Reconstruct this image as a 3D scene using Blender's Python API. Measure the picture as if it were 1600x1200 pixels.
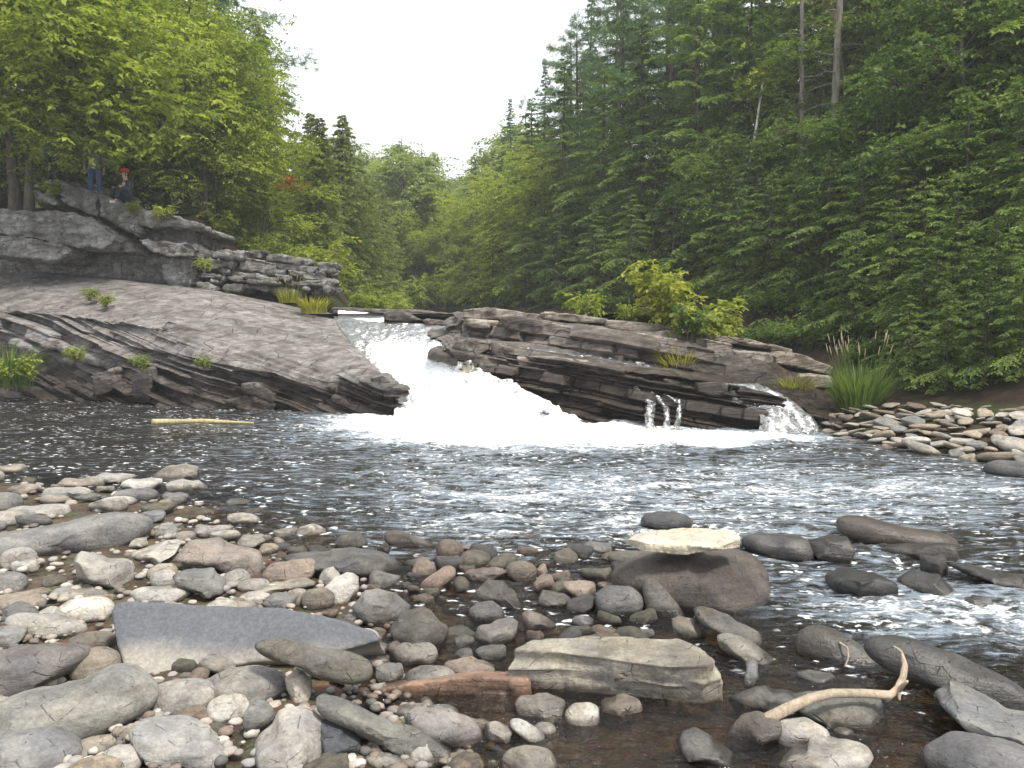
import bpy, bmesh, math, random
import numpy as np
from mathutils import Vector, Matrix
R_ = math.radians
for o in list(bpy.data.objects): bpy.data.objects.remove(o)
S = bpy.context.scene
COL = S.collection
random.seed(7); RNG = np.random.default_rng(7)

# ------------------------------------------------------------------ camera, sky, sun, exposure
FPX, HZ, CAMH = 1350.0, 510.0, 1.6          # focal length in photo pixels, horizon row, eye height
PITCH = math.atan((600 - HZ) / FPX)
cam = bpy.data.cameras.new('camera'); camo = bpy.data.objects.new('camera', cam); COL.objects.link(camo)
cam.sensor_width = 36; cam.lens = 36 * FPX / 1600; cam.clip_start = 0.05; cam.clip_end = 2000
camo.location = (0, 0, CAMH); camo.rotation_euler = (math.pi / 2 - PITCH, 0, 0)
S.camera = camo
SUN_EL, SUN_AZ = 62, 135                     # degrees; azimuth from +Y (ahead) towards +X (right)
w = bpy.data.worlds.new('World'); S.world = w; w.use_nodes = True
nt = w.node_tree; bg = nt.nodes['Background']
sky = nt.nodes.new('ShaderNodeTexSky'); sky.sky_type = 'NISHITA'; sky.sun_disc = False
sky.sun_elevation = R_(SUN_EL); sky.sun_rotation = R_(SUN_AZ); sky.air_density = 1.0; sky.dust_density = 3.0
mx = nt.nodes.new('ShaderNodeMixRGB'); mx.inputs[0].default_value = 0.72     # bright thin overcast over the blue
mx.inputs[2].default_value = (9.6, 9.8, 10.0, 1)
nt.links.new(sky.outputs[0], mx.inputs[1]); nt.links.new(mx.outputs[0], bg.inputs[0])
bg.inputs[1].default_value = 0.10
sl = bpy.data.lights.new('sun', 'SUN'); sl.energy = 3.0; sl.angle = R_(9); sl.color = (1, .95, .86)
so = bpy.data.objects.new('sun', sl); COL.objects.link(so)
az, el = R_(SUN_AZ), R_(SUN_EL)
sdir = Vector((math.sin(az) * math.cos(el), math.cos(az) * math.cos(el), math.sin(el)))
so.rotation_euler = (-sdir).to_track_quat('-Z', 'Y').to_euler(); so.location = sdir * 60
vs = S.view_settings; vs.view_transform = 'Standard'; vs.look = 'None'; vs.gamma = 1; vs.use_curve_mapping = False
vs.exposure = 0.88
S.cycles.max_bounces = 6; S.cycles.diffuse_bounces = 3; S.cycles.glossy_bounces = 3; S.cycles.transmission_bounces = 3; S.cycles.transparent_max_bounces = 8
S.render.resolution_x, S.render.resolution_y = 1024, 768

# ------------------------------------------------------------------ pixel -> world
cp, sp_ = math.cos(PITCH), math.sin(PITCH)
def ray(px, py):
    a = (px - 800) / FPX; b = -(py - 600) / FPX
    return np.array((a, cp + b * sp_, -sp_ + b * cp))
def P(px, py, d):                            # point on that ray at forward distance d
    r = ray(px, py); return np.array((0, 0, CAMH)) + r * (d / r[1])
def atz(px, py, z=0.0):                      # where the ray meets height z
    r = ray(px, py); return np.array((0, 0, CAMH)) + r * ((z - CAMH) / r[2])

# ------------------------------------------------------------------ noise
_perm = np.random.default_rng(3).permutation(256).astype(np.int64); _perm = np.concatenate([_perm] * 3)
_grad = np.random.default_rng(4).normal(size=(256, 3)); _grad /= np.linalg.norm(_grad, axis=1)[:, None]
def pn(p, seed=0):
    p = np.asarray(p, float) + seed * 17.31
    i = np.floor(p).astype(np.int64); f = p - i; i &= 255
    u = f * f * f * (f * (f * 6 - 15) + 10)
    out = 0
    for dx in (0, 1):
        wx = u[:, 0] if dx else 1 - u[:, 0]
        for dy in (0, 1):
            wy = u[:, 1] if dy else 1 - u[:, 1]
            for dz in (0, 1):
                wz = u[:, 2] if dz else 1 - u[:, 2]
                h = _perm[_perm[_perm[(i[:, 0] + dx) & 255] + ((i[:, 1] + dy) & 255)] + ((i[:, 2] + dz) & 255)]
                g = _grad[h]
                out = out + wx * wy * wz * (g[:, 0] * (f[:, 0] - dx) + g[:, 1] * (f[:, 1] - dy) + g[:, 2] * (f[:, 2] - dz))
    return out * 1.6
def fbm(p, o=4, seed=0, gain=.5):
    a = 1.0; s = 0; p = np.asarray(p, float)
    for k in range(o): s = s + a * pn(p, seed + k); a *= gain; p = p * 2.03
    return s
def hsh(*k):                                  # vectorised hash -> 0..1
    h = np.zeros(np.broadcast(*k).shape, np.int64) + 12345
    for a in k:
        h = (h * 1103515245 + np.asarray(a).astype(np.int64) * 374761393 + 12345) & 0x7fffffff
        h = ((h ^ (h >> 13)) * 1274126177) & 0x7fffffff
    h ^= h >> 16
    return (h & 0xffff) / 65535.0
def ss(a, b, x): t = np.clip((x - a) / (b - a), 0, 1); return t * t * (3 - 2 * t)

# ------------------------------------------------------------------ mesh helpers
def mesh(name, V, F, smooth=True, tint=None):
    me = bpy.data.meshes.new(name)
    V = np.asarray(V, np.float32); me.vertices.add(len(V)); me.vertices.foreach_set('co', V.ravel())
    Fs = [np.asarray(f, np.int32) for f in (F if isinstance(F, list) else [F]) if len(f)]
    nl = sum(f.size for f in Fs); npoly = sum(len(f) for f in Fs)
    me.loops.add(nl); me.polygons.add(npoly)
    me.loops.foreach_set('vertex_index', np.concatenate([f.ravel() for f in Fs]))
    tot = np.concatenate([np.full(len(f), f.shape[1], np.int32) for f in Fs])
    st = np.concatenate([[0], np.cumsum(tot)[:-1]]).astype(np.int32)
    me.polygons.foreach_set('loop_start', st); me.polygons.foreach_set('loop_total', tot)
    me.polygons.foreach_set('use_smooth', np.full(npoly, smooth, bool))
    if tint is not None:
        a = me.attributes.new('tint', 'FLOAT', 'POINT'); a.data.foreach_set('value', np.asarray(tint, np.float32))
    me.update(calc_edges=True); me.validate()
    return me
def obj(name, me, mat, parent=None, loc=None):
    o = bpy.data.objects.new(name, me); COL.objects.link(o)
    if mat is not None and not len(me.materials): me.materials.append(mat)
    if parent is not None: o.parent = parent
    if loc is not None: o.location = loc
    return o
def tag(o, label, cat, group=None, kind=None):
    if label: o['label'] = label
    if cat: o['category'] = cat
    if group: o['group'] = group
    if kind: o['kind'] = kind
    return o
def root(name, loc, label, cat, group=None):
    e = bpy.data.objects.new(name, None); COL.objects.link(e); e.location = loc; e.empty_display_size = .1
    return tag(e, label, cat, group)
def copy_tree(o, parent=None):
    c = o.copy(); COL.objects.link(c); c.parent = parent
    for ch in o.children: copy_tree(ch, c)
    return c
def gridF(nv, nu):
    i = np.arange(nv - 1)[:, None] * nu + np.arange(nu - 1)[None]; i = i.ravel()
    return np.stack([i, i + 1, i + nu + 1, i + nu], 1)
def resample(pts, n, smooth=True):
    pts = np.asarray(pts, float)
    s = np.concatenate([[0], np.cumsum(np.linalg.norm(np.diff(pts, axis=0), axis=1))])
    t = np.linspace(0, s[-1], n)
    return np.stack([np.interp(t, s, pts[:, k]) for k in range(pts.shape[1])], 1)
def loft(rows, nu, nv, hs=None):
    Rw = [resample(r, nu) for r in rows]
    hs = hs or [1] * (len(rows) - 1)
    out = []; tot = sum(hs)
    for k in range(len(Rw) - 1):
        m = max(2, int(round(nv * hs[k] / tot)))
        for t in np.linspace(0, 1, m, endpoint=(k == len(Rw) - 2)): out.append(Rw[k] * (1 - t) + Rw[k + 1] * t)
    return np.array(out)
def normals(G):
    du = np.gradient(G, axis=1); dv = np.gradient(G, axis=0)
    n = np.cross(du, dv); return n / (np.linalg.norm(n, axis=2, keepdims=True) + 1e-9)
_ico = {}
def ico(s):
    if s not in _ico:
        bm = bmesh.new(); bmesh.ops.create_icosphere(bm, subdivisions=s, radius=1)
        _ico[s] = (np.array([v.co[:] for v in bm.verts]), np.array([[v.index for v in f.verts] for f in bm.faces])); bm.free()
    return _ico[s]
def tube(path, rad, n=8, cap=True, wob=0, seed=0):
    path = np.asarray(path, float); rad = np.broadcast_to(np.asarray(rad, float), (len(path),))
    T = np.gradient(path, axis=0); T /= np.linalg.norm(T, axis=1)[:, None] + 1e-9
    ref = np.array((0.31, .87, .22)); A = np.cross(T, ref); A /= np.linalg.norm(A, axis=1)[:, None] + 1e-9
    B = np.cross(T, A); th = np.arange(n) * 2 * math.pi / n
    ring = (A[:, None] * np.cos(th)[None, :, None] + B[:, None] * np.sin(th)[None, :, None])
    rr = rad[:, None] * np.ones(n)[None]
    if wob: rr = rr * (1 + wob * pn((path[:, None] * 1.5 + ring * 1.2).reshape(-1, 3), seed).reshape(rr.shape))
    V = (path[:, None] + ring * rr[..., None]).reshape(-1, 3)
    m = len(path); i = (np.arange(m - 1)[:, None] * n + np.arange(n)[None]); j = (np.arange(m - 1)[:, None] * n + (np.arange(n)[None] + 1) % n)
    F = np.stack([i.ravel(), j.ravel(), (j + n).ravel(), (i + n).ravel()], 1)
    if cap:
        V = np.vstack([V, path[0], path[-1]]); a, b = len(V) - 2, len(V) - 1
        k = np.arange(n); k2 = (k + 1) % n
        C = np.concatenate([np.stack([k2, k, np.full(n, a), np.full(n, a)], 1), np.stack([(m - 1) * n + k, (m - 1) * n + k2, np.full(n, b), np.full(n, b)], 1)])
        return V, F, C[:, :3]
    return V, F, np.zeros((0, 3), int)
class MB:
    def __init__(s): s.V = []; s.Q = []; s.T = []; s.t = []; s.n = 0
    def add(s, V, Q=None, T=None, tint=None):
        V = np.asarray(V, float)
        if Q is not None and len(Q): s.Q.append(np.asarray(Q) + s.n)
        if T is not None and len(T): s.T.append(np.asarray(T) + s.n)
        s.V.append(V); s.n += len(V); s.t.append(np.broadcast_to(np.asarray(0.5 if tint is None else tint, float), (len(V),)))
    def tube(s, *a, **k): V, Q, T = tube(*a, **k); s.add(V, Q, T)
    def mesh(s, name, smooth=True, off=None):
        V = np.vstack(s.V)
        if off is not None: V = V - np.asarray(off)
        F = []
        if s.Q: F.append(np.vstack(s.Q))
        if s.T: F.append(np.vstack(s.T))
        return mesh(name, V, F, smooth, np.concatenate(s.t))

# ------------------------------------------------------------------ materials
class NB:
    def __init__(s, name):
        s.m = bpy.data.materials.new(name); s.m.use_nodes = True; s.t = s.m.node_tree; s.t.nodes.clear()
        s.out = s.n('OutputMaterial')
    def n(s, typ, **k):
        nd = s.t.nodes.new('ShaderNode' + typ)
        for a, b in k.items(): setattr(nd, a, b)
        return nd
    def l(s, a, b): s.t.links.new(a, b)
    def set(s, sock, v):
        if hasattr(v, 'is_output'): s.l(v, sock)
        else: sock.default_value = v
    def noise(s, co, scale, detail=4, rough=.55, dist=0):
        n = s.n('TexNoise'); s.l(co, n.inputs['Vector']); n.inputs['Scale'].default_value = scale
        n.inputs['Detail'].default_value = detail; n.inputs['Roughness'].default_value = rough; n.inputs['Distortion'].default_value = dist
        return n.outputs['Fac']
    def vor(s, co, scale, feature='F1', out='Distance', rnd=1):
        n = s.n('TexVoronoi', feature=feature); s.l(co, n.inputs['Vector']); n.inputs['Scale'].default_value = scale; n.inputs['Randomness'].default_value = rnd
        return n.outputs[out]
    def mapr(s, v, a, b, c=0., d=1., smooth=True):
        n = s.n('MapRange', interpolation_type='SMOOTHSTEP' if smooth else 'LINEAR'); s.set(n.inputs[0], v)
        for i, x in enumerate((a, b, c, d)): s.set(n.inputs[1 + i], x)
        return n.outputs[0]
    def math(s, op, a, b=0., c=0.):
        n = s.n('Math', operation=op); s.set(n.inputs[0], a); s.set(n.inputs[1], b); s.set(n.inputs[2], c); return n.outputs[0]
    def mix(s, f, a, b, mode='MIX'):
        n = s.n('Mix', data_type='RGBA', blend_type=mode); s.set(n.inputs[0], f); s.set(n.inputs[6], a); s.set(n.inputs[7], b); return n.outputs[2]
    def mapping(s, co, scale=(1, 1, 1), rot=(0, 0, 0), loc=(0, 0, 0)):
        n = s.n('Mapping'); s.l(co, n.inputs[0]); n.inputs[1].default_value = loc; n.inputs[2].default_value = rot; n.inputs[3].default_value = scale; return n.outputs[0]
    def bump(s, h, strength=.5, dist=.02, nrm=None):
        n = s.n('Bump'); n.inputs['Strength'].default_value = strength; n.inputs['Distance'].default_value = dist; s.l(h, n.inputs['Height'])
        if nrm is not None: s.l(nrm, n.inputs['Normal'])
        return n.outputs[0]
    def bsdf(s, col, rough=.8, nrm=None, spec=.4, **k):
        b = s.n('BsdfPrincipled'); s.set(b.inputs['Base Color'], col); s.set(b.inputs['Roughness'], rough); s.set(b.inputs['Specular IOR Level'], spec)
        if nrm is not None: s.l(nrm, b.inputs['Normal'])
        for a, v in k.items(): s.set(b.inputs[a], v)
        return b
    def done(s, sh): s.l(sh, s.out.inputs[0]); return s.m
def c4(r, g=None, b=None):
    return (r, r, r, 1) if g is None else (r, g, b, 1)

def mat_stone():
    n = NB('river_stone'); tc = n.n('TexCoord').outputs['Object']; oi = n.n('ObjectInfo'); geo = n.n('NewGeometry')
    sh = n.n('VectorMath', operation='ADD'); n.l(tc, sh.inputs[0])
    sc = n.n('VectorMath', operation='SCALE'); n.l(oi.outputs['Location'], sc.inputs[0]); sc.inputs[3].default_value = 3.7; n.l(sc.outputs[0], sh.inputs[1]); co = sh.outputs[0]
    big = n.noise(co, 5, 5, .6); fine = n.noise(co, 60, 4, .7); mid = n.noise(co, 18, 5, .65)
    band = n.noise(n.mapping(co, (3, 3, 26), (.3, .25, 0)), 1.6, 4, .6)
    c = n.mix(n.mapr(big, .3, .7), n.mix(1, oi.outputs['Color'], c4(.70, .71, .74), 'MULTIPLY'), n.mix(1, oi.outputs['Color'], c4(1.22, 1.18, 1.1), 'MULTIPLY'))
    c = n.mix(n.mapr(band, .4, .72, 0, .55), c, n.mix(1, c, c4(.62, .57, .52), 'MULTIPLY'))
    c = n.mix(n.mapr(fine, .25, .8), n.mix(1, c, c4(.74), 'MULTIPLY'), n.mix(1, c, c4(1.2), 'MULTIPLY'))
    c = n.mix(n.mapr(mid, .58, .75, 0, .5), c, n.mix(1, c, c4(1.35, 1.33, 1.25), 'MULTIPLY'))
    crack = n.vor(n.mapping(co, (1, 1, 1.6)), 9, 'DISTANCE_TO_EDGE')
    ck = n.math('MULTIPLY', n.mapr(crack, 0, .03, 1, 0), n.mapr(mid, .5, .66))
    c = n.mix(n.math('MULTIPLY', ck, .55), c, c4(.03, .028, .025))
    # wet band and waterline stain close to the river level
    sx = n.n('SeparateXYZ'); n.l(geo.outputs['Position'], sx.inputs[0])
    wet = n.mapr(n.math('ADD', sx.outputs[2], n.math('MULTIPLY', n.math('SUBTRACT', big, .5), .08)), .012, .05, 1, 0)
    wet = n.math('MAXIMUM', wet, n.math('SUBTRACT', 1, oi.outputs['Alpha']))
    c = n.mix(wet, c, n.mix(1, c, c4(.40, .37, .34), 'MULTIPLY'))
    h = n.math('ADD', n.math('MULTIPLY', fine, .35), n.math('ADD', n.math('MULTIPLY', mid, .8), n.math('MULTIPLY', ck, -.8)))
    h = n.math('ADD', h, n.math('MULTIPLY', band, .5))
    dirt = n.math('MULTIPLY', n.mapr(n.noise(n.mapping(co, (1, 1, 1.5)), 3.2, 6, .7), .48, .62), .55); c = n.mix(dirt, c, n.mix(1, c, c4(.50, .46, .40), 'MULTIPLY'))
    b = n.bsdf(c, n.mapr(wet, 0, 1, .82, .28, False), n.bump(h, .75, .016), n.mapr(wet, 0, 1, .3, .6, False))
    return n.done(b.outputs[0])

def mat_rock(name, c1, c2, c3, dip, stain, stainamt, wetz=0.0, gloss=.85, lich=.0, moss=None, jscale=1.0):
    n = NB(name); geo = n.n('NewGeometry'); co = geo.outputs['Position']
    big = n.noise(co, .7, 5, .6); mid = n.noise(co, 4, 6, .65); fine = n.noise(co, 26, 5, .7)
    bc = n.mapping(co, (1, 1, 1), (0, R_(dip), 0)); band = n.noise(n.mapping(bc, (.6, .9, 11)), 1.3, 6, .65, .4)
    thin = n.noise(n.mapping(bc, (1.0, 1.3, 34)), 1.3, 4, .6, .3)
    c = n.mix(n.mapr(n.math('ADD', n.math('MULTIPLY', big, .5), n.math('MULTIPLY', mid, .5)), .36, .64), c1, c2)
    c = n.mix(n.mapr(band, .35, .7), c, n.mix(1, c, c3, 'MULTIPLY'))
    c = n.mix(n.mapr(fine, .25, .8), n.mix(1, c, c4(.72), 'MULTIPLY'), n.mix(1, c, c4(1.25), 'MULTIPLY'))
    if lich:
        lv = n.mapr(n.noise(co, 3.1, 6, .7), .54, .64); c = n.mix(n.math('MULTIPLY', lv, lich), c, c4(.40, .43, .40))
    stv = n.noise(n.mapping(co, (1.6, 1.6, .5)), 1.7, 5, .65)
    c = n.mix(n.math('MULTIPLY', n.mapr(stv, .45, .62), stainamt), c, stain)
    if moss is not None:
        mv = n.math('MULTIPLY', n.mapr(n.noise(co, 2.3, 5, .7), .55, .68), .75); c = n.mix(mv, c, moss)
    jt = n.mapr(n.vor(n.mapping(bc, (1.1 * jscale, 1.1 * jscale, 5 * jscale)), 1.0, 'DISTANCE_TO_EDGE'), 0, .018, 1, 0)
    c = n.mix(n.math('MULTIPLY', jt, .6), c, c4(.02, .018, .016))
    h = n.math('ADD', n.math('MULTIPLY', fine, .3), n.math('ADD', mid, n.math('ADD', n.math('MULTIPLY', thin, 1.3), n.math('MULTIPLY', jt, -1.2))))
    rough = gloss
    if wetz:
        sx = n.n('SeparateXYZ'); n.l(co, sx.inputs[0])
        wv = n.mapr(n.math('ADD', sx.outputs[2], n.math('MULTIPLY', n.math('SUBTRACT', mid, .5), .5)), wetz * .4, wetz, 1, 0)
        c = n.mix(wv, c, n.mix(1, c, c4(.30, .26, .23), 'MULTIPLY')); rough = n.mapr(wv, 0, 1, gloss, .32, False)
    b = n.bsdf(c, rough, n.bump(h, .7, .05), .35)
    return n.done(b.outputs[0])

def mat_leaf(name, c1, c2, trans=.45, rough=.55, var=.35):
    n = NB(name); at = n.n('Attribute', attribute_name='tint'); oi = n.n('ObjectInfo')
    geo = n.n('NewGeometry'); clump = n.noise(geo.outputs['Position'], .55, 3, .5)
    f = n.math('ADD', at.outputs['Fac'], n.math('MULTIPLY', n.math('SUBTRACT', clump, .5), .9)); f = n.math('ADD', f, n.math('MULTIPLY', n.math('SUBTRACT', oi.outputs['Random'], .5), var))
    c = n.mix(n.mapr(f, .1, .9, 0, 1, False), c1, c2)
    d = n.bsdf(c, rough, None, .25); tr = n.n('BsdfTranslucent'); n.l(n.mix(1, c, c4(1.25, 1.3, .7), 'MULTIPLY'), tr.inputs[0])
    mxs = n.n('MixShader'); mxs.inputs[0].default_value = trans; n.l(d.outputs[0], mxs.inputs[1]); n.l(tr.outputs[0], mxs.inputs[2])
    return n.done(mxs.outputs[0])
def mat_bark(name, c1, c2, sc=1.0):
    n = NB(name); co = n.n('NewGeometry').outputs['Position']
    f = n.noise(n.mapping(co, (7 * sc, 7 * sc, 1.5 * sc)), 1.5, 6, .7); g = n.noise(co, 1.2, 3, .5)
    c = n.mix(n.mapr(f, .3, .7), c1, c2); c = n.mix(n.mapr(g, .5, .7, 0, .4), c, c4(.16, .17, .13))
    return n.done(n.bsdf(c, .9, n.bump(f, .8, .03), .2).outputs[0])
def mat_plain(name, col, rough=.8, var=.25, sc=30, spec=.3):
    n = NB(name); co = n.n('TexCoord').outputs['Object']; f = n.noise(co, sc, 4, .6)
    c = n.mix(n.mapr(f, .3, .7), tuple(x * (1 - var) for x in col[:3]) + (1,), tuple(min(1, x * (1 + var)) for x in col[:3]) + (1,))
    return n.done(n.bsdf(c, rough, n.bump(f, .3, .005), spec).outputs[0])
def mat_ground():
    n = NB('forest_floor'); co = n.n('NewGeometry').outputs['Position']
    a = n.noise(co, 1.1, 6, .65); b = n.noise(co, 14, 5, .7); m = n.noise(co, .5, 4, .6)
    c = n.mix(n.mapr(a, .35, .65), c4(.022, .017, .011), c4(.060, .043, .027)); c = n.mix(n.mapr(m, .48, .6, 0, .8), c, c4(.035, .05, .016))
    c = n.mix(n.mapr(b, .55, .75, 0, .5), c, c4(.09, .068, .042))
    return n.done(n.bsdf(c, .95, n.bump(n.math('ADD', a, b), .8, .06), .1).outputs[0])
def mat_bed():
    n = NB('riverbed_gravel'); co = n.n('NewGeometry').outputs['Position']
    v = n.n('TexVoronoi'); n.l(co, v.inputs['Vector']); v.inputs['Scale'].default_value = 22
    a = n.noise(co, 3, 5, .6); b = n.noise(co, 60, 3, .6)
    c = n.mix(n.mapr(a, .35, .65), c4(.045, .032, .017), c4(.11, .082, .048)); c = n.mix(.5, c, n.mix(1, c, v.outputs['Color'], 'MULTIPLY'))
    c = n.mix(n.mapr(b, .5, .8, 0, .5), c, c4(.20, .16, .11))
    h = n.math('ADD', n.math('MULTIPLY', v.outputs['Distance'], -1), n.math('MULTIPLY', b, .3))
    return n.done(n.bsdf(c, .7, n.bump(h, .9, .02), .4).outputs[0])
def mat_water():
    n = NB('river_water'); co = n.n('NewGeometry').outputs['Position']
    dep = n.n('Attribute', attribute_name='depth').outputs['Fac']; fm = n.n('Attribute', attribute_name='foam').outputs['Fac']
    # small ripples on top of the modelled waves
    r1 = n.noise(n.mapping(co, (1, 1.6, 1)), 7, 4, .55, .5); r2 = n.noise(n.mapping(co, (1, 1.8, 1)), 24, 3, .5, .4)
    nrm = n.bump(n.math('ADD', r1, n.math('MULTIPLY', r2, .35)), .9, .10)
    fr = n.n('Fresnel'); fr.inputs[0].default_value = 1.33; n.l(nrm, fr.inputs[1])
    gl = n.n('BsdfGlossy'); gl.inputs['Roughness'].default_value = .06; n.l(nrm, gl.inputs['Normal']); gl.inputs['Color'].default_value = (.95, .97, 1, 1)
    tr = n.n('BsdfTransparent'); tr.inputs[0].default_value = (.66, .55, .36, 1)
    rp1 = n.noise(n.mapping(co, (.55, 1.9, 1)), 5.5, 5, .62, .6); rp2 = n.noise(n.mapping(co, (.6, 2.2, 1)), 17, 3, .6, .4); rip = n.math('ADD', n.math('MULTIPLY', rp1, .6), n.math('MULTIPLY', rp2, .4))
    aer_sheen = n.mapr(n.math('ADD', fm, n.math('MULTIPLY', n.math('SUBTRACT', rip, .5), 2.6)), .22, .70)  # pale ripples in the body colour: bubbles plus painted sky reflection
    df = n.n('BsdfDiffuse'); n.l(n.mix(aer_sheen, c4(.012, .009, .006), c4(.22, .26, .30)), df.inputs[0])
    body = n.n('MixShader'); n.l(n.math('MAXIMUM', n.mapr(dep, .05, .40, .06, .97), n.math('MULTIPLY', aer_sheen, n.mapr(fm, .2, .35, 0, .9))), body.inputs[0]); n.l(tr.outputs[0], body.inputs[1]); n.l(df.outputs[0], body.inputs[2])
    wat = n.n('MixShader'); n.l(fr.outputs[0], wat.inputs[0]); n.l(body.outputs[0], wat.inputs[1]); n.l(gl.outputs[0], wat.inputs[2])
    # foam: streaky rafts, single flecks of bubbles; mid-pool streaks also paint in sky reflection
    st = n.noise(n.mapping(co, (.75, 1.5, 1)), 3.2, 6, .68, .8); fl = n.noise(n.mapping(co, (1, 1.3, 1)), 15, 4, .6, .3)
    wob = n.n('VectorMath', operation='ADD'); n.l(co, wob.inputs[0]); nz = n.n('TexNoise'); n.l(co, nz.inputs['Vector']); nz.inputs['Scale'].default_value = 14; wsc = n.n('VectorMath', operation='SCALE'); n.l(nz.outputs['Color'], wsc.inputs[0]); wsc.inputs[3].default_value = .13; n.l(wsc.outputs[0], wob.inputs[1])
    fk = n.vor(n.mapping(wob.outputs[0], (.8, 1.7, 1)), 8.0, 'F1'); gate = n.noise(co, 1.3, 3, .5)
    thr = n.mapr(fm, 0, 1, .80, .22, False)
    fin = n.noise(n.mapping(co, (.8, 2.4, 1)), 34, 3, .6, .3)
    m1 = n.mapr(n.math('ADD', n.math('MULTIPLY', st, .46), n.math('ADD', n.math('MULTIPLY', fl, .32), n.math('MULTIPLY', fin, .22))), n.math('SUBTRACT', thr, .02), n.math('ADD', thr, .11))
    m2 = n.math('MULTIPLY', n.mapr(fk, .12, .29, 1, 0), n.math('MULTIPLY', n.mapr(gate, .42, .56), n.mapr(fm, .04, .14)))
    mask = n.math('MAXIMUM', m1, n.math('MULTIPLY', m2, .9))
    fo = n.bsdf(c4(.86, .88, .88), .7, n.bump(fl, .6, .03), .3)
    o = n.n('MixShader'); n.l(mask, o.inputs[0]); n.l(wat.outputs[0], o.inputs[1]); n.l(fo.outputs[0], o.inputs[2])
    return n.done(o.outputs[0])
def mat_falls(name, white=.5, dark=(.05, .045, .035, 1), flow=(6, 1.2, 3), cut=.0):
    n = NB(name); co = n.n('NewGeometry').outputs['Position']; wv = n.n('Attribute', attribute_name='foam').outputs['Fac']
    a = n.noise(n.mapping(co, flow), 1.2, 6, .65, .8); b = n.noise(co, 9, 5, .65, .5); d = n.noise(co, 40, 3, .6)
    f = n.math('ADD', n.math('MULTIPLY', a, .55), n.math('MULTIPLY', b, .45))
    thr = n.mapr(wv, 0, 1, .70, .16, False); m = n.mapr(f, thr, n.math('ADD', thr, .14))
    nrm = n.bump(n.math('ADD', b, n.math('MULTIPLY', d, .3)), .7, .06)
    fo = n.bsdf(c4(.90, .91, .90), .6, nrm, .3)
    tr = n.n('BsdfTransparent'); tr.inputs[0].default_value = (.75, .72, .62, 1)
    gl = n.n('BsdfGlossy'); gl.inputs['Roughness'].default_value = .12; n.l(nrm, gl.inputs['Normal'])
    fr = n.n('Fresnel'); fr.inputs[0].default_value = 1.33; n.l(nrm, fr.inputs[1])
    wt = n.n('MixShader'); n.l(n.math('MINIMUM', n.math('MULTIPLY', fr.outputs[0], 1.0), .9), wt.inputs[0]); n.l(tr.outputs[0], wt.inputs[1]); n.l(gl.outputs[0], wt.inputs[2])
    o = n.n('MixShader'); n.l(m, o.inputs[0]); n.l(wt.outputs[0], o.inputs[1]); n.l(fo.outputs[0], o.inputs[2])
    return n.done(o.outputs[0])

M = {}
M['stone'] = mat_stone()
M['rockL'] = mat_rock('grey_bedrock', c4(.15, .143, .145), c4(.30, .28, .27), c4(.66, .61, .57), 13, c4(.07, .055, .04), .6, wetz=.85, lich=.3)
M['rockU'] = mat_rock('lichen_bedrock', c4(.15, .145, .14), c4(.32, .32, .305), c4(.7, .66, .62), 16, c4(.05, .04, .03), .6, lich=.6, moss=c4(.07, .075, .03))
M['rockR'] = mat_rock('brown_bedrock', c4(.085, .074, .066), c4(.21, .185, .16), c4(.58, .5, .45), 8, c4(.04, .030, .023), .6, wetz=1.35, gloss=.6, lich=.2)
M['rockT'] = mat_rock('pale_brown_bedrock', c4(.19, .165, .14), c4(.42, .38, .32), c4(.65, .57, .5), 8, c4(.06, .042, .03), .5, gloss=.8, lich=.25)
M['ground'] = mat_ground(); M['bed'] = mat_bed(); M['water'] = mat_water(); M['falls'] = mat_falls('white_water')
M['leafM'] = mat_leaf('maple_leaf', c4(.10, .15, .02), c4(.40, .45, .075), .5)
M['leafD'] = mat_leaf('dark_broad_leaf', c4(.04, .085, .018), c4(.17, .235, .05), .4)
M['leafY'] = mat_leaf('yellow_green_leaf', c4(.13, .19, .03), c4(.36, .37, .06), .45)
M['leafR'] = mat_leaf('red_leaf', c4(.20, .05, .02), c4(.35, .12, .03), .4)
M['hemlock'] = mat_leaf('hemlock_needles', c4(.035, .078, .022), c4(.24, .32, .075), .42)
M['pine'] = mat_leaf('pine_needles', c4(.045, .10, .042), c4(.21, .32, .13), .42)
M['cedar'] = mat_leaf('cedar_sprays', c4(.11, .15, .038), c4(.32, .37, .10), .45)
M['farleaf'] = mat_leaf('far_leaf', c4(.10, .15, .035), c4(.32, .38, .11), .45)
M['grass'] = mat_leaf('reed_grass', c4(.06, .11, .025), c4(.18, .24, .06), .4)
M['grassY'] = mat_leaf('yellow_grass', c4(.17, .18, .025), c4(.36, .34, .05), .4)
M['seed'] = mat_leaf('seed_heads', c4(.30, .26, .16), c4(.45, .40, .27), .3)
M['bark'] = mat_bark('grey_bark', c4(.055, .045, .036), c4(.17, .145, .12))
M['barkP'] = mat_bark('pine_bark', c4(.035, .03, .026), c4(.11, .095, .082))
M['birch'] = mat_bark('pale_birch_bark', c4(.30, .28, .25), c4(.62, .60, .55))
M['dead'] = mat_bark('dead_wood', c4(.10, .085, .07), c4(.27, .24, .20))
M['drift'] = mat_bark('bleached_driftwood', c4(.34, .26, .18), c4(.56, .46, .35), 3)
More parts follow.
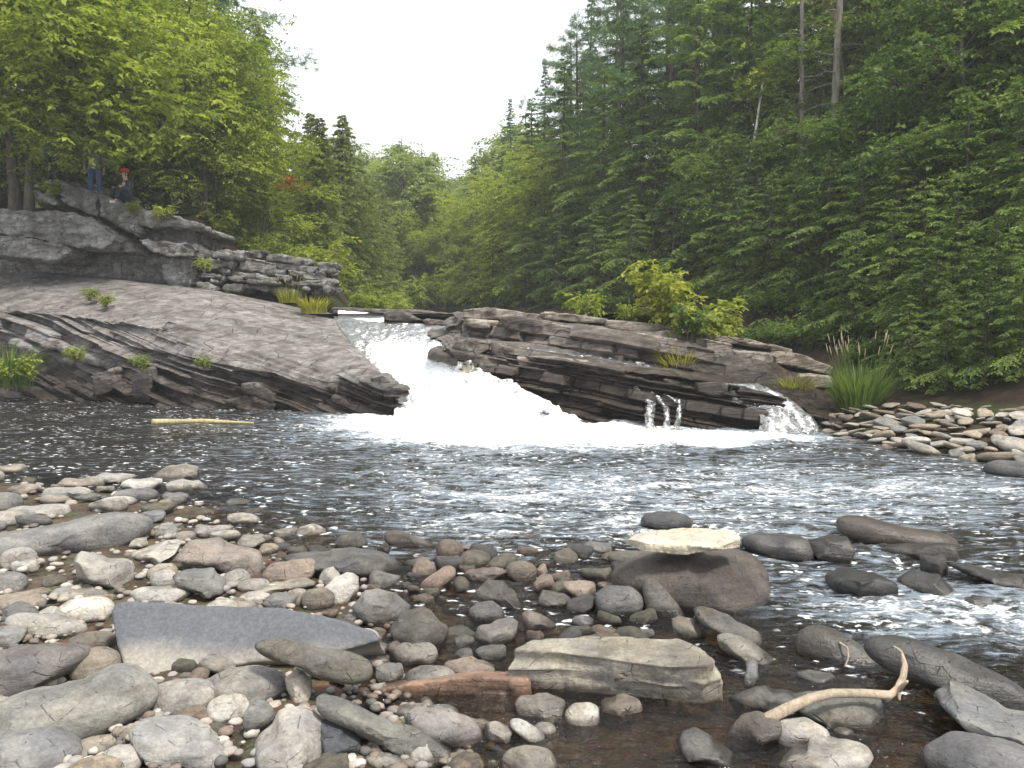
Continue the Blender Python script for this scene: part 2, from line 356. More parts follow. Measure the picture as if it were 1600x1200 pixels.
#=====SETTING
# ------------------------------------------------------------------ ground heights
def interp(y, k): k = np.array(k, float); return np.interp(y, k[:, 0], k[:, 1])
SHORE = [(0, .6), (3, -.15), (3.9, -.6), (5.4, -.75), (6, -1.6), (7.0, -2.3), (7.9, -3.0), (8.6, -4.6), (9.3, -6.5), (10, -14), (30, -30)]
XR = [(0, 9), (5, 7.5), (8, 5.9), (9.2, 5.5), (10.8, 5.05), (12.7, 4.45), (13.5, 4.9), (15, 6.0), (17, 6.8), (20, 6.9), (25, 4.2), (30, 1.6), (40, -.6), (60, -3), (100, -5), (250, -10)]
XL = [(0, -40), (15, -40), (22, -7), (24, -5.4), (30, -5.6), (40, -6.4), (60, -8.2), (100, -12), (250, -25)]
def bed_z(x, y):
    L = interp(y, SHORE) - x
    deep = interp(y, [(0, .07), (4.5, .08), (6, .12), (8, .3), (10, .7), (14, .9), (16, .8)])
    deep = deep + .22 * ss(.9, 1.8, x) * ss(3.6, 4.6, y)
    z = np.where(L > 0, .06 * np.tanh(L / .9) - .012, np.maximum(-.012 + .13 * L, -deep))
    p = np.stack([x, y, 0 * x], -1).reshape(-1, 3)
    return z + .035 * fbm(p * 2.2, 3, 5).reshape(np.shape(x))
def right_z(x, y):
    s = x - interp(y, XR)
    base = interp(y, [(0, -.1), (13, -.1), (20, 2.0), (60, 2.6), (110, 8), (250, 30)])
    z = base + np.where(s < 0, s * .5, np.minimum(s, 2.2) * .22 + np.clip(s - 2.2, 0, 6) * .42 + np.clip(s - 8.2, 0, 60) * .38)
    return z
def left_z(x, y):
    s = interp(y, XL) - x
    base = interp(y, [(0, -1.5), (21, -1.2), (24.5, .9), (26, 1.9), (60, 2.4), (110, 8), (250, 30)])
    prof = interp(s, [(0, 0), (.7, 1.2), (3.0, 1.8), (3.9, 2.9), (11, 3.4), (70, 22)])
    return base + np.where(s < 0, s * .5, prof * ss(25.2, 26.6, y))
def ground_z(x, y):
    x = np.asarray(x, float); y = np.asarray(y, float)
    z = np.maximum(right_z(x, y), left_z(x, y)); z = np.maximum(z, interp(y, [(0, -1.5), (17, -1.5), (24, 1.3), (48, 1.5), (55, 2.9), (110, 8), (250, 28)]))
    p = np.stack([x, y, 0 * x], -1).reshape(-1, 3)
    return z + (.25 * fbm(p * .35, 3, 9) + .06 * pn(p * 1.7, 3)).reshape(np.shape(x)) * ss(10, 18, y)
def gz(x, y): return float(ground_z(np.array([x]), np.array([y]))[0])
def hit(px, py, d0=5.0, d1=30.0, n=300):        # first point of the ground under a pixel
    d = np.linspace(d0, d1, n); r = ray(px, py); q = np.array((0, 0, CAMH)) + r * (d / r[1])[:, None]; u = q[:, 2] - ground_z(q[:, 0], q[:, 1])
    i = int(np.argmax(u < 0)) if (u < 0).any() else n - 1
    return q[i]
def setattr_f(me, name, v):
    a = me.attributes.new(name, 'FLOAT', 'POINT'); a.data.foreach_set('value', np.asarray(v, np.float32).ravel())

# forest floor, from the banks to the far hill
ys = np.concatenate([np.linspace(8.5, 40, 110), np.linspace(40, 300, 110)[1:]]); us = np.linspace(-1.5, 1.5, 170)
Y, U = np.meshgrid(ys, us, indexing='ij'); X = U * (Y * 1.0 + 6)
Z = ground_z(X, Y)
o = obj('forest_ground', mesh('forest_ground', np.stack([X, Y, Z], -1).reshape(-1, 3), gridF(*X.shape)), M['ground']); tag(o, None, None, kind='structure')
# river bed and stony shore
Y, X = np.meshgrid(np.linspace(-6, 17, 260), np.linspace(-16, 11, 300), indexing='ij'); Z = np.maximum(bed_z(X, Y), np.where(Y > 8.4, -2, np.minimum(right_z(X, Y) - .05, 1.2)))
o = obj('riverbed', mesh('riverbed', np.stack([X, Y, Z], -1).reshape(-1, 3), gridF(*X.shape)), M['bed']); tag(o, None, None, kind='structure')

# pool water
th = np.linspace(-.98, .80, 470); rr = np.geomspace(1.2, 27, 400)
RR, TH = np.meshgrid(rr, th, indexing='ij'); X = RR * np.sin(TH); Y = RR * np.cos(TH)
p = np.stack([X, Y, 0 * X], -1).reshape(-1, 3)
turb = np.exp(-((X + .3) / 2.6) ** 2 - ((Y - 14.2) / 2.0) ** 2); turb = np.maximum(turb, .75 * np.exp(-((X - 2.6) / 2.4) ** 2 - ((Y - 12.2) / .9) ** 2))
mid = np.exp(-((X - .4) / 3.2) ** 2 - ((Y - 9.5) / 3.6) ** 2)
rap = np.exp(-((X - 2.6) / 1.6) ** 2 - ((Y - 5.0) / 1.7) ** 2)
amp = .010 + .035 * turb + .022 * mid + .028 * rap
sw = amp.ravel() * (pn(p * (1.7, 3.4, 1), 11) + .6 * pn(p * (4.2, 8.4, 1), 12) + .35 * pn(p * (9, 17, 1), 13))
calm = ss(3.0, 6.2, Y) * .9 + .1; calm = np.maximum(calm, rap)
Zw = sw.reshape(X.shape) * calm + .10 * turb * (fbm(p * 2.6, 3, 30).reshape(X.shape) + .3)
depth = np.clip(-bed_z(X, Y), 0, 2)
foam = .14 + .95 * np.exp(-((X + .4) / 2.9) ** 2 - ((Y - 14.6) / 2.3) ** 2) + .62 * np.exp(-((X - 2.4) / 2.4) ** 2 - ((Y - 12.4) / .75) ** 2)
foam += .24 * np.exp(-((X - .3) / 4.2) ** 2 - ((Y - 9.6) / 3.6) ** 2) + .26 * np.exp(-((X - 4.6) / 2.2) ** 2 - ((Y - 8.6) / 1.8) ** 2)  # mid-pool foam also stands in for bright sky reflection on the ripples
foam += .34 * np.exp(-((X - 2.6) / 1.3) ** 2 - ((Y - 4.7) / .8) ** 2) + .22 * np.exp(-((X - .9) / 2.6) ** 2 - ((Y - 7.2) / 1.7) ** 2)
foam -= .14 * (1 - ss(4.0, 5.6, Y)) * (X < 1.6)
foam += .08 * fbm(p * (.6, 1.2, 1), 2, 44).reshape(X.shape)
me = mesh('river_water', np.stack([X, Y, Zw], -1).reshape(-1, 3), gridF(*X.shape)); setattr_f(me, 'depth', depth); setattr_f(me, 'foam', np.clip(foam, 0, 1))
o = obj('river_water', me, M['water']); tag(o, None, None, kind='structure')
# river above the falls
Y, X = np.meshgrid(np.linspace(22.6, 53, 60), np.linspace(-14, 6, 40), indexing='ij'); Zr = 1.93 + .004 * (Y - 22)
me = mesh('upper_river_water', np.stack([X, Y, Zr], -1).reshape(-1, 3), gridF(*X.shape)); setattr_f(me, 'depth', np.full(X.shape, .6)); setattr_f(me, 'foam', np.full(X.shape, .1))
o = obj('upper_river_water', me, M['water']); tag(o, None, None, kind='structure')

# ------------------------------------------------------------------ bedrock
def beds(seed, t0=.07, t1=.24, lo=-8, hi=12):
    r = np.random.default_rng(seed); e = [lo]
    while e[-1] < hi: e.append(e[-1] + (t0 + (t1 - t0) * r.random() ** 2))
    return np.array(e)
def strata(G, dip, seed, face=.16, ter=.7, t0=.07, t1=.24, blk=(.5, 1.8), crev=.05, rough=.03, dipy=-.05, facew=None, terw=None):
    """break a smooth lofted rock surface into dipping beds, joints and ledges"""
    sh = G.shape; Nn = normals(G).reshape(-1, 3); V = G.reshape(-1, 3).copy()
    bn = np.array((math.sin(R_(dip)), dipy, math.cos(R_(dip)))); bn /= np.linalg.norm(bn)
    ax = np.array((math.cos(R_(dip)), 0, -math.sin(R_(dip))))
    E = beds(seed, t0, t1)
    b = V @ bn + .07 * pn(V * .4, seed) + .012 * pn(V * 2.2, seed + 1); a = V @ ax + .25 * pn(V * .8, seed + 2)
    i = np.clip(np.searchsorted(E, b) - 1, 0, len(E) - 2); e0, e1 = E[i], E[i + 1]; t = (b - e0) / (e1 - e0)
    bl = blk[0] + (blk[1] - blk[0]) * hsh(i, np.int64(seed)); q = a / bl + 7 * hsh(i, np.int64(seed + 5)); j = np.floor(q); tq = (q - j)
    out = face * (hsh(i, j, np.int64(seed + 9)) - .5) * 2 + face * .8 * (hsh(i, np.int64(seed + 3)) - .5) * 2
    dedge = np.minimum(t, 1 - t) * (e1 - e0); cr = -crev * np.exp(-(dedge / .018) ** 2)
    dj = np.minimum(tq, 1 - tq) * bl; cj = -crev * .8 * np.exp(-(dj / .02) ** 2) * (hsh(i, j, np.int64(1)) > .35)
    hz = Nn.copy(); hz[:, 2] *= .25; hz /= np.linalg.norm(hz, axis=1)[:, None] + 1e-9
    steep = 1 - ss(.45, .92, np.abs(Nn @ bn))
    if facew is not None: steep = steep * facew.reshape(-1)
    V += hz * ((out + cr + cj) * steep)[:, None]
    tw = 1.0 if terw is None else terw.reshape(-1)
    tt = ss(.72, 1.0, t)                                   # terraces: flat tread, short riser
    V += bn * (((e0 + (e1 - e0) * tt) - b) * ter * tw * (1 - .6 * steep))[:, None]
    V += Nn * (rough * fbm(V * 2.5, 4, seed + 20) + cj * .3 * (1 - steep))[:, None]
    return V.reshape(sh)
def sheet(name, G, mat, parent):
    return obj(name, mesh(name, G.reshape(-1, 3) - np.array(parent.location), gridF(*G.shape[:2])), mat, parent)
def slab(front, d, depth, dip=(0.0, .0), vox=.035, rough=.03, seed=0, mat=None, parent=None, name='slab', sm=2, skew=0.0, strat=True):
    """a bed of rock: its front outline in photo pixels stands at distance d, it runs `depth` metres back"""
    pts = [P(x, y, d + (k[0] if k else 0)) for x, y, *k in front]
    back = [q + np.array((skew * depth, depth, dip[1] * depth)) for q in pts]
    return solid(pts, back, vox, rough, seed, mat, parent, name, sm, strat)
def solid(A, B, vox, rough, seed, mat, parent, name, sm=2, strat=True, origin=None, extra=()):
    bm = bmesh.new()
    for A, B in [(A, B), *extra]:
        va = [bm.verts.new(p) for p in A]; vb = [bm.verts.new(p) for p in B]; n = len(A); bm.faces.new(va); bm.faces.new(vb[::-1])
        for k in range(n): bm.faces.new((va[(k + 1) % n], va[k], vb[k], vb[(k + 1) % n]))
    bmesh.ops.recalc_face_normals(bm, faces=bm.faces)
    tm = bpy.data.meshes.new('tmp'); bm.to_mesh(tm); bm.free()
    to = bpy.data.objects.new('tmp', tm); COL.objects.link(to)
    md = to.modifiers.new('r', 'REMESH'); md.mode = 'VOXEL'; md.voxel_size = vox; md.use_smooth_shade = True
    if sm: s2 = to.modifiers.new('s', 'SMOOTH'); s2.iterations = sm; s2.factor = .5
    me = bpy.data.meshes.new_from_object(to.evaluated_get(bpy.context.evaluated_depsgraph_get()))
    bpy.data.objects.remove(to); bpy.data.meshes.remove(tm); me.name = name
    V = np.empty(len(me.vertices) * 3, np.float32); me.vertices.foreach_get('co', V); V = V.reshape(-1, 3).astype(float)
    N = np.empty(len(V) * 3, np.float32); me.vertex_normals.foreach_get('vector', N); N = N.reshape(-1, 3)
    f = fbm(V * 3.0, 4, seed + 40); V2 = V + N * (rough * f)[:, None]
    if strat:                                              # thin bedding partings weathered out of the sides
        lay = pn(V * (.5, .5, 14), seed + 3); zz = V[:, 2] + .16 * V[:, 0] + .03 * pn(V * 1.3, seed); li = np.floor(zz / .14 + .8 * hsh(np.floor(zz / .23), np.int64(seed))); bi = np.floor(V[:, 0] / .45 + 3 * hsh(li, np.int64(seed)) + .15 * pn(V * 2, seed)); bj = np.floor(V[:, 1] / .5 + 5 * hsh(li, np.int64(seed + 1)))
        V2 += N * (rough * (.5 * lay + 2.5 * (hsh(li, bi, bj) - .55)) * (1 - N[:, 2] ** 2))[:, None]
    org = np.array(parent.location) if parent is not None else (origin if origin is not None else np.zeros(3))
    me.vertices.foreach_set('co', (V2 - org).astype(np.float32).ravel()); me.materials.clear(); me.update()
    for pl in me.polygons: pl.use_smooth = True
    return obj(name, me, mat, parent, None if parent is not None else org)

# ---- long grey ledge on the left bank, dipping to the water
def wl(py): return float(atz(800, py, 0)[1])
LP = [-260, -150, 0, 100, 200, 300, 430, 520, 575, 614]
WL = [606, 612, 619, 624, 630, 637, 641, 645, 648, 650]
def row(px, py, dd, base=WL): return [P(x, y, wl(b) + k) for x, y, k, b in zip(px, py, dd, base)]
r0 = [p - np.array((0, .1, .7)) for p in row(LP, WL, [0] * 10)]
r1 = row(LP, WL, [0] * 10)
r2 = row(LP, [560, 562, 566, 570, 572, 578, 600, 628, 636, 632], [.9, .9, .9, .9, .8, .6, .4, .25, .1, .05])
r3 = row(LP, [540, 540, 541, 540, 540, 552, 584, 616, 622, 612], [.7, .7, .7, .7, .6, .5, .35, .25, .12, .05])
r4 = row(LP, [478, 480, 484, 492, 504, 524, 552, 584, 596, 596], [1.4, 1.4, 1.4, 1.4, 1.3, 1.2, 1.0, .7, .3, .1])
r5 = row([-260, -150, 0, 100, 200, 300, 420, 500, 550, 585], [440, 443, 450, 458, 470, 486, 512, 535, 552, 572], [3.2, 3.2, 3.2, 3.2, 3.2, 3.2, 3.2, 2.8, 2.2, 1.6])
r6 = row([-260, -150, 0, 100, 200, 300, 410, 480, 525, 548], [406, 410, 418, 428, 440, 452, 476, 490, 500, 520], [5.4, 5.4, 5.4, 5.4, 5.4, 5.6, 6.0, 6.4, 6.4, 5.2])
r7 = row([-260, -150, 0, 100, 200, 300, 400, 465, 510, 530], [402, 405, 412, 422, 434, 446, 466, 480, 488, 492], [7.2, 7.2, 7.2, 7.2, 7.2, 7.4, 8.0, 8.6, 9.0, 8.4])
for r, dx, dz, dy in ((r0, .3, 0, 1.2), (r1, .3, -.6, 1.2), (r2, .3, -.8, 1.2), (r3, .3, -.9, 1.2), (r4, .35, -.9, 1.2), (r5, 1.0, -.5, .6), (r6, 1.4, -.3, .4), (r7, 1.5, -.1, .4)):
    r.append(r[-1] + np.array((dx, dy, dz)))
G = loft([r0, r1, r2, r3, r4, r5, r6, r7], 560, 350, [.35, .8, .5, 1.2, 1.2, 1.1, .6])
vv = np.linspace(0, 1, G.shape[0])[:, None] * np.ones(G.shape[1])[None]
lr = root('rock_ledge', P(300, 560, 18), 'long smooth grey bedrock ledge sloping into the dark pool beside the waterfall', 'rock ledge')
sheet('bedrock', strata(G, 12, 2, face=.20, ter=.75, t0=.04, t1=.22, crev=.09, rough=.020, blk=(.7, 3.0), dipy=-.07, terw=1 - .72 * ss(.46, .62, vv)), M['rockL'], lr)
# loose and jutting blocks on it
for k, (fr, d, dep) in enumerate([
    ([(576, 590), (598, 586), (617, 604), (619, 640), (600, 648), (574, 640), (580, 615)], 15.7, .9),
    ([(378, 600), (402, 598), (430, 616), (426, 632), (400, 622), (378, 614)], 16.6, .5),
    ([(205, 590), (232, 572), (238, 600), (236, 626), (208, 622)], 17.7, .5),
    ([(142, 588), (180, 574), (186, 606), (150, 620)], 18.2, .5),
    ([(345, 625), (390, 618), (432, 630), (428, 642), (370, 640)], 16.6, .5),
    ([(250, 512), (262, 500), (300, 512), (330, 520), (325, 528), (270, 522)], 18.6, .6),
    ([(515, 588), (560, 598), (578, 612), (578, 630), (540, 622), (512, 606)], 16.2, .5)]):
    slab(fr, d, dep, vox=.03, seed=k + 60, mat=M['rockL'], parent=lr, rough=.025)

# ---- overhanging upper ledge where the people stand
ur = root('overhanging_ledge', P(150, 400, 23.5), 'overhanging stack of lichen-grey rock slabs under the maple, people on top', 'rock ledge')
UP = [
    ([(76, 281), (100, 286), (152, 303), (154, 338), (130, 332), (104, 318), (92, 312), (90, 300)], 23.6, 2.6, 0),
    ([(155, 304), (200, 319), (216, 325), (218, 371), (200, 362), (172, 346), (157, 338)], 23.5, 2.6, 0),
    ([(219, 326), (262, 334), (311, 350), (313, 357), (290, 356), (250, 352), (236, 356), (219, 352)], 23.5, 2.8, 0),
    ([(222, 354), (245, 356), (290, 358), (306, 362), (303, 380), (250, 380), (222, 372)], 24.1, 2.4, 0),
    ([(216, 373), (250, 377), (298, 380), (306, 390), (303, 400), (270, 400), (236, 392)], 23.4, 2.4, 0),
    ([(44, 297), (80, 305), (93, 316), (88, 322), (60, 312)], 23.7, 1.6, 0),
    ([(-40, 322), (40, 330), (80, 328), (118, 334), (160, 352), (178, 368), (176, 382), (158, 387), (108, 385), (50, 372), (-40, 360)], 23.0, 3.0, 0),
    ([(178, 368), (200, 372), (216, 392), (200, 394), (182, 386)], 23.6, 1.2, 0),
    ([(-40, 362), (40, 372), (96, 380), (106, 396), (82, 407), (30, 402), (-40, 396)], 22.8, 3.0, 0),
    ([(-40, 396), (100, 402), (200, 396), (305, 402), (306, 455), (200, 462), (-40, 450)], 24.6, 2.0, 0),
    ([(256, 402), (300, 404), (303, 430), (296, 452), (262, 446), (250, 425)], 23.8, 1.2, 0),
]
for k, (fr, d, dep, _) in enumerate(UP):
    slab(fr, d, dep, dip=(0, .10 if k == 0 else -.03), vox=.038, seed=k + 80, mat=M['rockU'], parent=ur, rough=.065, sm=0)
# boulders and bedrock knobs on the slope under it
# ---- stacked block wall behind
br = root('block_wall', P(410, 450, 24.5), 'low wall of weathered blocky rock layers behind the grey ledge', 'rock ledge')
rg = np.random.default_rng(21); rowy = 0; nrow = 0
while rowy < 62:
    hrow = rg.uniform(6, 15); x = 300 + rg.uniform(-8, 14)
    while x < 520:
        wd = rg.choice((14, 22, 34, 52)) * rg.uniform(.8, 1.3); t = (x - 306) / 214; top = 390 + 14 * t + rowy * (1 - .12 * t) + rg.uniform(-4, 4); h = hrow * rg.uniform(.6, 1.25)
        if rg.random() < .80 and top < 458 - 6 * t:
            dd = 24.5 + rg.uniform(-.25, .6) - rowy * .012 + t * 1.0; x1 = min(x + wd, 526); sk = rg.uniform(-.05, .22) * (x1 - x)
            fr = [(x + rg.uniform(0, 3), top + rg.uniform(-1, 3)), (x * .6 + x1 * .4, top + sk * .3 - rg.uniform(0, 3)), (x1, top + sk), (x1 + rg.uniform(-6, 2), top + h * .6 + sk), (x1 - rg.uniform(2, 8), top + h + sk), (x + rg.uniform(-2, 5), top + h + rg.uniform(-3, 2))]
            slab(fr, dd, rg.uniform(.7, 1.5), vox=.04, seed=int(x) + nrow, mat=M['rockU'], parent=br, rough=.05, sm=0, skew=rg.uniform(-.2, .2))
        x += wd + rg.uniform(-3, 5)
    rowy += hrow * .85; nrow += 1

# ---- ledge on the right of the falls: lower wet brown tier, channel, upper tier
KX = [690, 720, 800, 880, 1000, 1100, 1200, 1262, 1320]
KW = [648, 650, 653, 657, 664, 668, 671, 672, 672]
def rowr(px, py, dd): return [P(x, y, wl(b) + k) for x, y, k, b in zip(px, py, dd, KW)]
q1 = rowr(KX, KW, [.2] + [0] * 8); q0 = [p - np.array((0, .1, .8)) for p in q1]
q2 = rowr(KX, [548, 536, 552, 562, 580, 594, 612, 640, 660], [.7, .5, .5, .45, .4, .4, .35, .25, .1])
q3 = rowr(KX, [524, 518, 531, 544, 563, 583, 600, 628, 652], [2.6, 2.5, 2.4, 2.3, 2.2, 2.0, 1.8, 1.4, .9])
q4 = rowr(KX, [512, 500, 505, 514, 530, 545, 572, 598, 640], [2.9, 2.8, 2.7, 2.6, 2.5, 2.4, 2.3, 2.0, 1.5])
q5 = rowr(KX, [505, 485, 488, 494, 507, 520, 548, 566, 612], [4.4, 4.6, 4.6, 4.6, 4.6, 4.4, 4.4, 4.2, 3.8])
q6 = rowr(KX, [506, 486, 488, 493, 505, 519, 546, 566, 606], [7.5, 7.6, 7.6, 7.6, 7.6, 7.4, 7.4, 7.2, 6.8])
for r in (q0, q1, q2, q3, q4, q5, q6):
    r.insert(0, r[0] + np.array((-.1, 1.0, -.7)))
G = loft([q0, q1, q2, q3, q4, q5, q6], 520, 330, [.4, 1.3, .8, .6, .9, .6])
rr_ = root('rock_ledge', P(1000, 620, 14.5), 'dark brown layered rock ledge between the waterfall and the boulder pile', 'rock ledge')
sheet('bedrock', strata(G, 8, 5, face=.22, ter=.7, t0=.035, t1=.20, rough=.025, blk=(.4, 1.8), crev=.09), M['rockR'], rr_)
RS = [
    ([(722, 484), (760, 480), (800, 485), (846, 492), (842, 500), (790, 497), (760, 500), (724, 496)], 18.6, 1.6, 'rockT'),
    ([(760, 500), (800, 503), (850, 506), (848, 513), (800, 511), (762, 508)], 18.0, 1.4, 'rockT'),
    ([(724, 497), (760, 500), (768, 512), (740, 512), (722, 506)], 17.6, 1.2, 'rockT'),
    ([(848, 487), (900, 491), (950, 499), (946, 507), (900, 504), (850, 499)], 18.8, 1.8, 'rockT'),
    ([(948, 500), (1000, 503), (1062, 512), (1067, 524), (1010, 524), (948, 512)], 18.4, 1.8, 'rockT'),
    ([(778, 496), (810, 493), (870, 508), (930, 520), (926, 536), (880, 530), (790, 514)], 17.6, 1.6, 'rockR'),
    ([(928, 521), (1000, 534), (1098, 552), (1098, 568), (1020, 562), (926, 540)], 17.0, 1.6, 'rockR'),
    ([(860, 505), (940, 516), (1010, 522), (1006, 531), (930, 526), (864, 514)], 17.9, 1.6, 'rockT'),
    ([(1010, 523), (1100, 535), (1096, 548), (1008, 534)], 17.5, 1.6, 'rockT'),
    ([(1104, 530), (1146, 538), (1150, 556), (1120, 560), (1104, 552)], 16.6, 1.3, 'rockT'),
    ([(1150, 548), (1204, 552), (1212, 562), (1208, 570), (1178, 570), (1150, 560)], 16.4, 1.3, 'rockT'),
    ([(1102, 521), (1170, 530), (1240, 546), (1238, 554), (1170, 541), (1104, 531)], 17.8, 1.5, 'rockT'),
    ([(1210, 556), (1250, 552), (1302, 573), (1300, 586), (1260, 578), (1212, 568)], 16.6, 1.6, 'rockT'),
    ([(1250, 586), (1300, 588), (1304, 606), (1270, 606), (1248, 598)], 16.0, 1.4, 'rockT'),
    ([(1105, 562), (1210, 572), (1212, 600), (1150, 596), (1105, 580)], 16.9, 1.2, 'rockR'),
    ([(712, 534), (735, 530), (768, 536), (764, 548), (745, 556), (712, 550), (706, 542)], 15.95, 1.0, 'rockR'),
    ([(700, 544), (745, 556), (800, 566), (796, 580), (740, 572), (704, 556)], 15.75, 1.0, 'rockR'),
    ([(770, 537), (802, 546), (805, 562), (772, 556)], 15.85, 1.0, 'rockR'),
    ([(806, 556), (850, 556), (900, 562), (902, 584), (866, 588), (812, 574)], 15.65, 1.0, 'rockT'),
    ([(903, 562), (920, 564), (920, 590), (902, 588)], 15.5, .8, 'rockT'),
    ([(735, 582), (800, 592), (860, 606), (856, 616), (790, 604), (738, 594)], 15.6, .8, 'rockR'),
    ([(1088, 600), (1112, 596), (1138, 600), (1138, 618), (1112, 620), (1090, 612)], 14.1, .7, 'rockR'),
    ([(1036, 592), (1086, 598), (1088, 612), (1050, 608)], 14.4, .7, 'rockR'),
    ([(930, 574), (1010, 584), (1032, 594), (1028, 600), (980, 596), (932, 584)], 14.9, .7, 'rockR'),
]
for k, (fr, d, dep, mt) in enumerate(RS):
    slab(fr, d - .22, dep, vox=.03, seed=k + 120, mat=M[mt], parent=rr_, rough=.022, sm=2)
# rocks at the lip of the falls
lp = root('lip_rock', P(650, 495, 22), 'low dark wet rocks breaking the water along the lip of the falls', 'rock')
for k, (fr, d) in enumerate([([(598, 487), (625, 484), (655, 500), (640, 504), (602, 500)], 21.6), ([(568, 482), (640, 484), (712, 490), (708, 496), (640, 492), (572, 488)], 22.8), ([(660, 499), (690, 500), (700, 508), (664, 508)], 21.0), ([(515, 480), (570, 482), (600, 486), (520, 490)], 23.4)]):
    slab(fr, d, .9, vox=.04, seed=k + 160, mat=M['rockR'], parent=lp, rough=.03)

# ------------------------------------------------------------------ white water
def flow(name, rows, nu, nv, foamrow, amp, seed, hs=None, edge=None, sc=2.2, fade=.35):
    G = loft(rows, nu, nv, hs); N = normals(G); p = G.reshape(-1, 3)
    t = np.linspace(0, 1, G.shape[0]); fo = np.interp(t, np.linspace(0, 1, len(foamrow)), foamrow)[:, None] * np.ones(nu)[None]
    a = np.interp(t, np.linspace(0, 1, len(amp)), amp)[:, None] * np.ones(nu)[None]
    e = np.sin(np.linspace(0, math.pi, nu))[None] ** .4
    n3 = fbm(p * sc, 4, seed, .6).reshape(G.shape[:2]); b = np.abs(n3)
    G = G + N * (a * (n3 * .6 + b * .7))[..., None] + np.array((0, 0, 1)) * (a * .4 * b)[..., None]
    if edge is not None: G[:, [0, -1], 2] -= edge
    me = mesh(name, G.reshape(-1, 3), gridF(*G.shape[:2])); fo = fo + .12 * fbm(p * .9, 2, seed + 9).reshape(fo.shape) - fade * (1 - np.sin(np.linspace(0, math.pi, nu))[None] ** .35)
    setattr_f(me, 'foam', np.clip(fo, 0, 1)); return me
D = lambda *a: [P(*q) for q in a]
fr_ = [D((520, 494, 22.6), (600, 504, 21.6), (660, 506, 21.2), (735, 512, 20.4)),
       D((530, 512, 20.8), (600, 520, 20.0), (660, 520, 19.6), (735, 524, 19.0)),
       D((548, 536, 19.0), (600, 543, 18.2), (660, 538, 17.6), (712, 536, 17.0)),
       D((584, 572, 17.2), (630, 580, 16.6), (680, 566, 16.2), (722, 566, 15.5)),
       D((610, 602, 16.1), (650, 606, 15.8), (720, 590, 15.3), (786, 594, 14.9)),
       D((616, 636, 15.5), (680, 622, 15.1), (770, 610, 14.8), (862, 628, 14.5)),
       D((612, 668, 14.6), (690, 672, 14.2), (790, 674, 14.0), (930, 670, 14.0))]
o = obj('waterfall', flow('waterfall', fr_, 300, 420, [.34, .40, .55, .66, .92, 1, 1], [.02, .03, .05, .08, .13, .20, .12], 3, edge=.25, sc=3.2), M['falls']); tag(o, None, None, kind='structure')
o = obj('upper_cascade', flow('upper_cascade', [D((528, 482, 23.6), (560, 485, 23.6), (602, 488, 23.4)), D((528, 488, 23.1), (560, 490, 23.1), (600, 493, 22.9)), D((528, 500, 22.5), (560, 502, 22.4), (600, 503, 22.2))], 80, 60, [.6, .9, .9], [.02, .05, .04], 7), M['falls']); tag(o, None, None, kind='structure')
o = obj('side_channel_water', flow('side_channel_water', [D((728, 519, 18.2), (800, 533, 17.5), (900, 548, 16.9), (1000, 565, 16.2), (1100, 586, 15.6), (1150, 600, 15.0)), D((728, 527, 17.0), (800, 541, 16.5), (900, 556, 16.0), (1000, 573, 15.5), (1100, 592, 15.0), (1150, 606, 14.5))], 300, 30, [.30, .34], [.02, .02], 8), M['falls']); tag(o, None, None, kind='structure')
STR = [([(1142, 600, 14.3), (1150, 612, 14.05), (1160, 628, 13.85), (1196, 636, 13.5), (1206, 652, 13.3), (1210, 676, 12.95)], 24), ([(1165, 600, 14.3), (1176, 610, 14.05), (1190, 628, 13.8), (1222, 640, 13.45), (1226, 656, 13.25), (1232, 676, 12.9)], 26),
       ([(1185, 604, 14.25), (1205, 616, 14.0), (1226, 630, 13.7), (1244, 642, 13.4), (1250, 658, 13.2), (1258, 677, 12.85)], 20), ([(1206, 624, 13.9), (1236, 636, 13.6), (1262, 652, 13.2), (1272, 674, 12.9)], 14),
       ([(992, 594, 14.7), (1000, 612, 14.35), (1018, 630, 14.0), (1016, 648, 13.8), (1018, 670, 13.45)], 9), ([(1004, 606, 14.5), (1030, 622, 14.15), (1042, 640, 13.9), (1044, 670, 13.4)], 8), ([(1040, 616, 14.2), (1062, 630, 13.95), (1060, 650, 13.75), (1058, 670, 13.4)], 5)]
for k, (pts, wpx) in enumerate(STR):
    r_ = np.random.default_rng(k); L_, R2 = [], []
    rows_ = []
    for q, (x, y, d) in enumerate(pts):
        h = wpx * .8 * r_.uniform(.7, 1.3); c_ = x + r_.uniform(-2, 2); rows_.append(D((c_ - h, y, d - .05), (c_, y - 1, d - .10), (c_ + h, y, d - .05)))
    o = obj('side_cascade', flow('side_cascade', rows_, 40, 150, [.40, .48, .42, .46, .52], [.02, .05, .06, .06, .05], 15 + k, sc=6, fade=.55), M['falls']); tag(o, None, None, kind='structure')
#=====STONES
# ------------------------------------------------------------------ river stones
SC = dict(white=(.50, .48, .43), pale=(.39, .37, .33), tan=(.33, .285, .225), grey=(.23, .23, .225), blue=(.19, .20, .225), dark=(.10, .10, .10),
          olive=(.16, .15, .12), brown=(.21, .17, .135), red=(.22, .15, .115), pink=(.29, .235, .20))
STONES_XY = []                                # footprints (x, y, r) already taken
def poly_radius(poly, c):
    """radius of an outline as seen from c, for 96 directions"""
    p = np.array(poly, float) - c; q = np.roll(p, -1, 0); th = np.arange(96) * 2 * math.pi / 96
    dx, dy = np.cos(th), np.sin(th); best = np.zeros(96)
    for a, b in zip(p, q):
        e = b - a; den = dx * e[1] - dy * e[0]; den = np.where(abs(den) < 1e-9, 1e-9, den)
        t = (a[0] * e[1] - a[1] * e[0]) / den; u = (a[0] * dy - a[1] * dx) / den
        ok = (t > 0) & (u >= -1e-6) & (u <= 1 + 1e-6); best = np.where(ok, np.maximum(best, t), best)
    return best
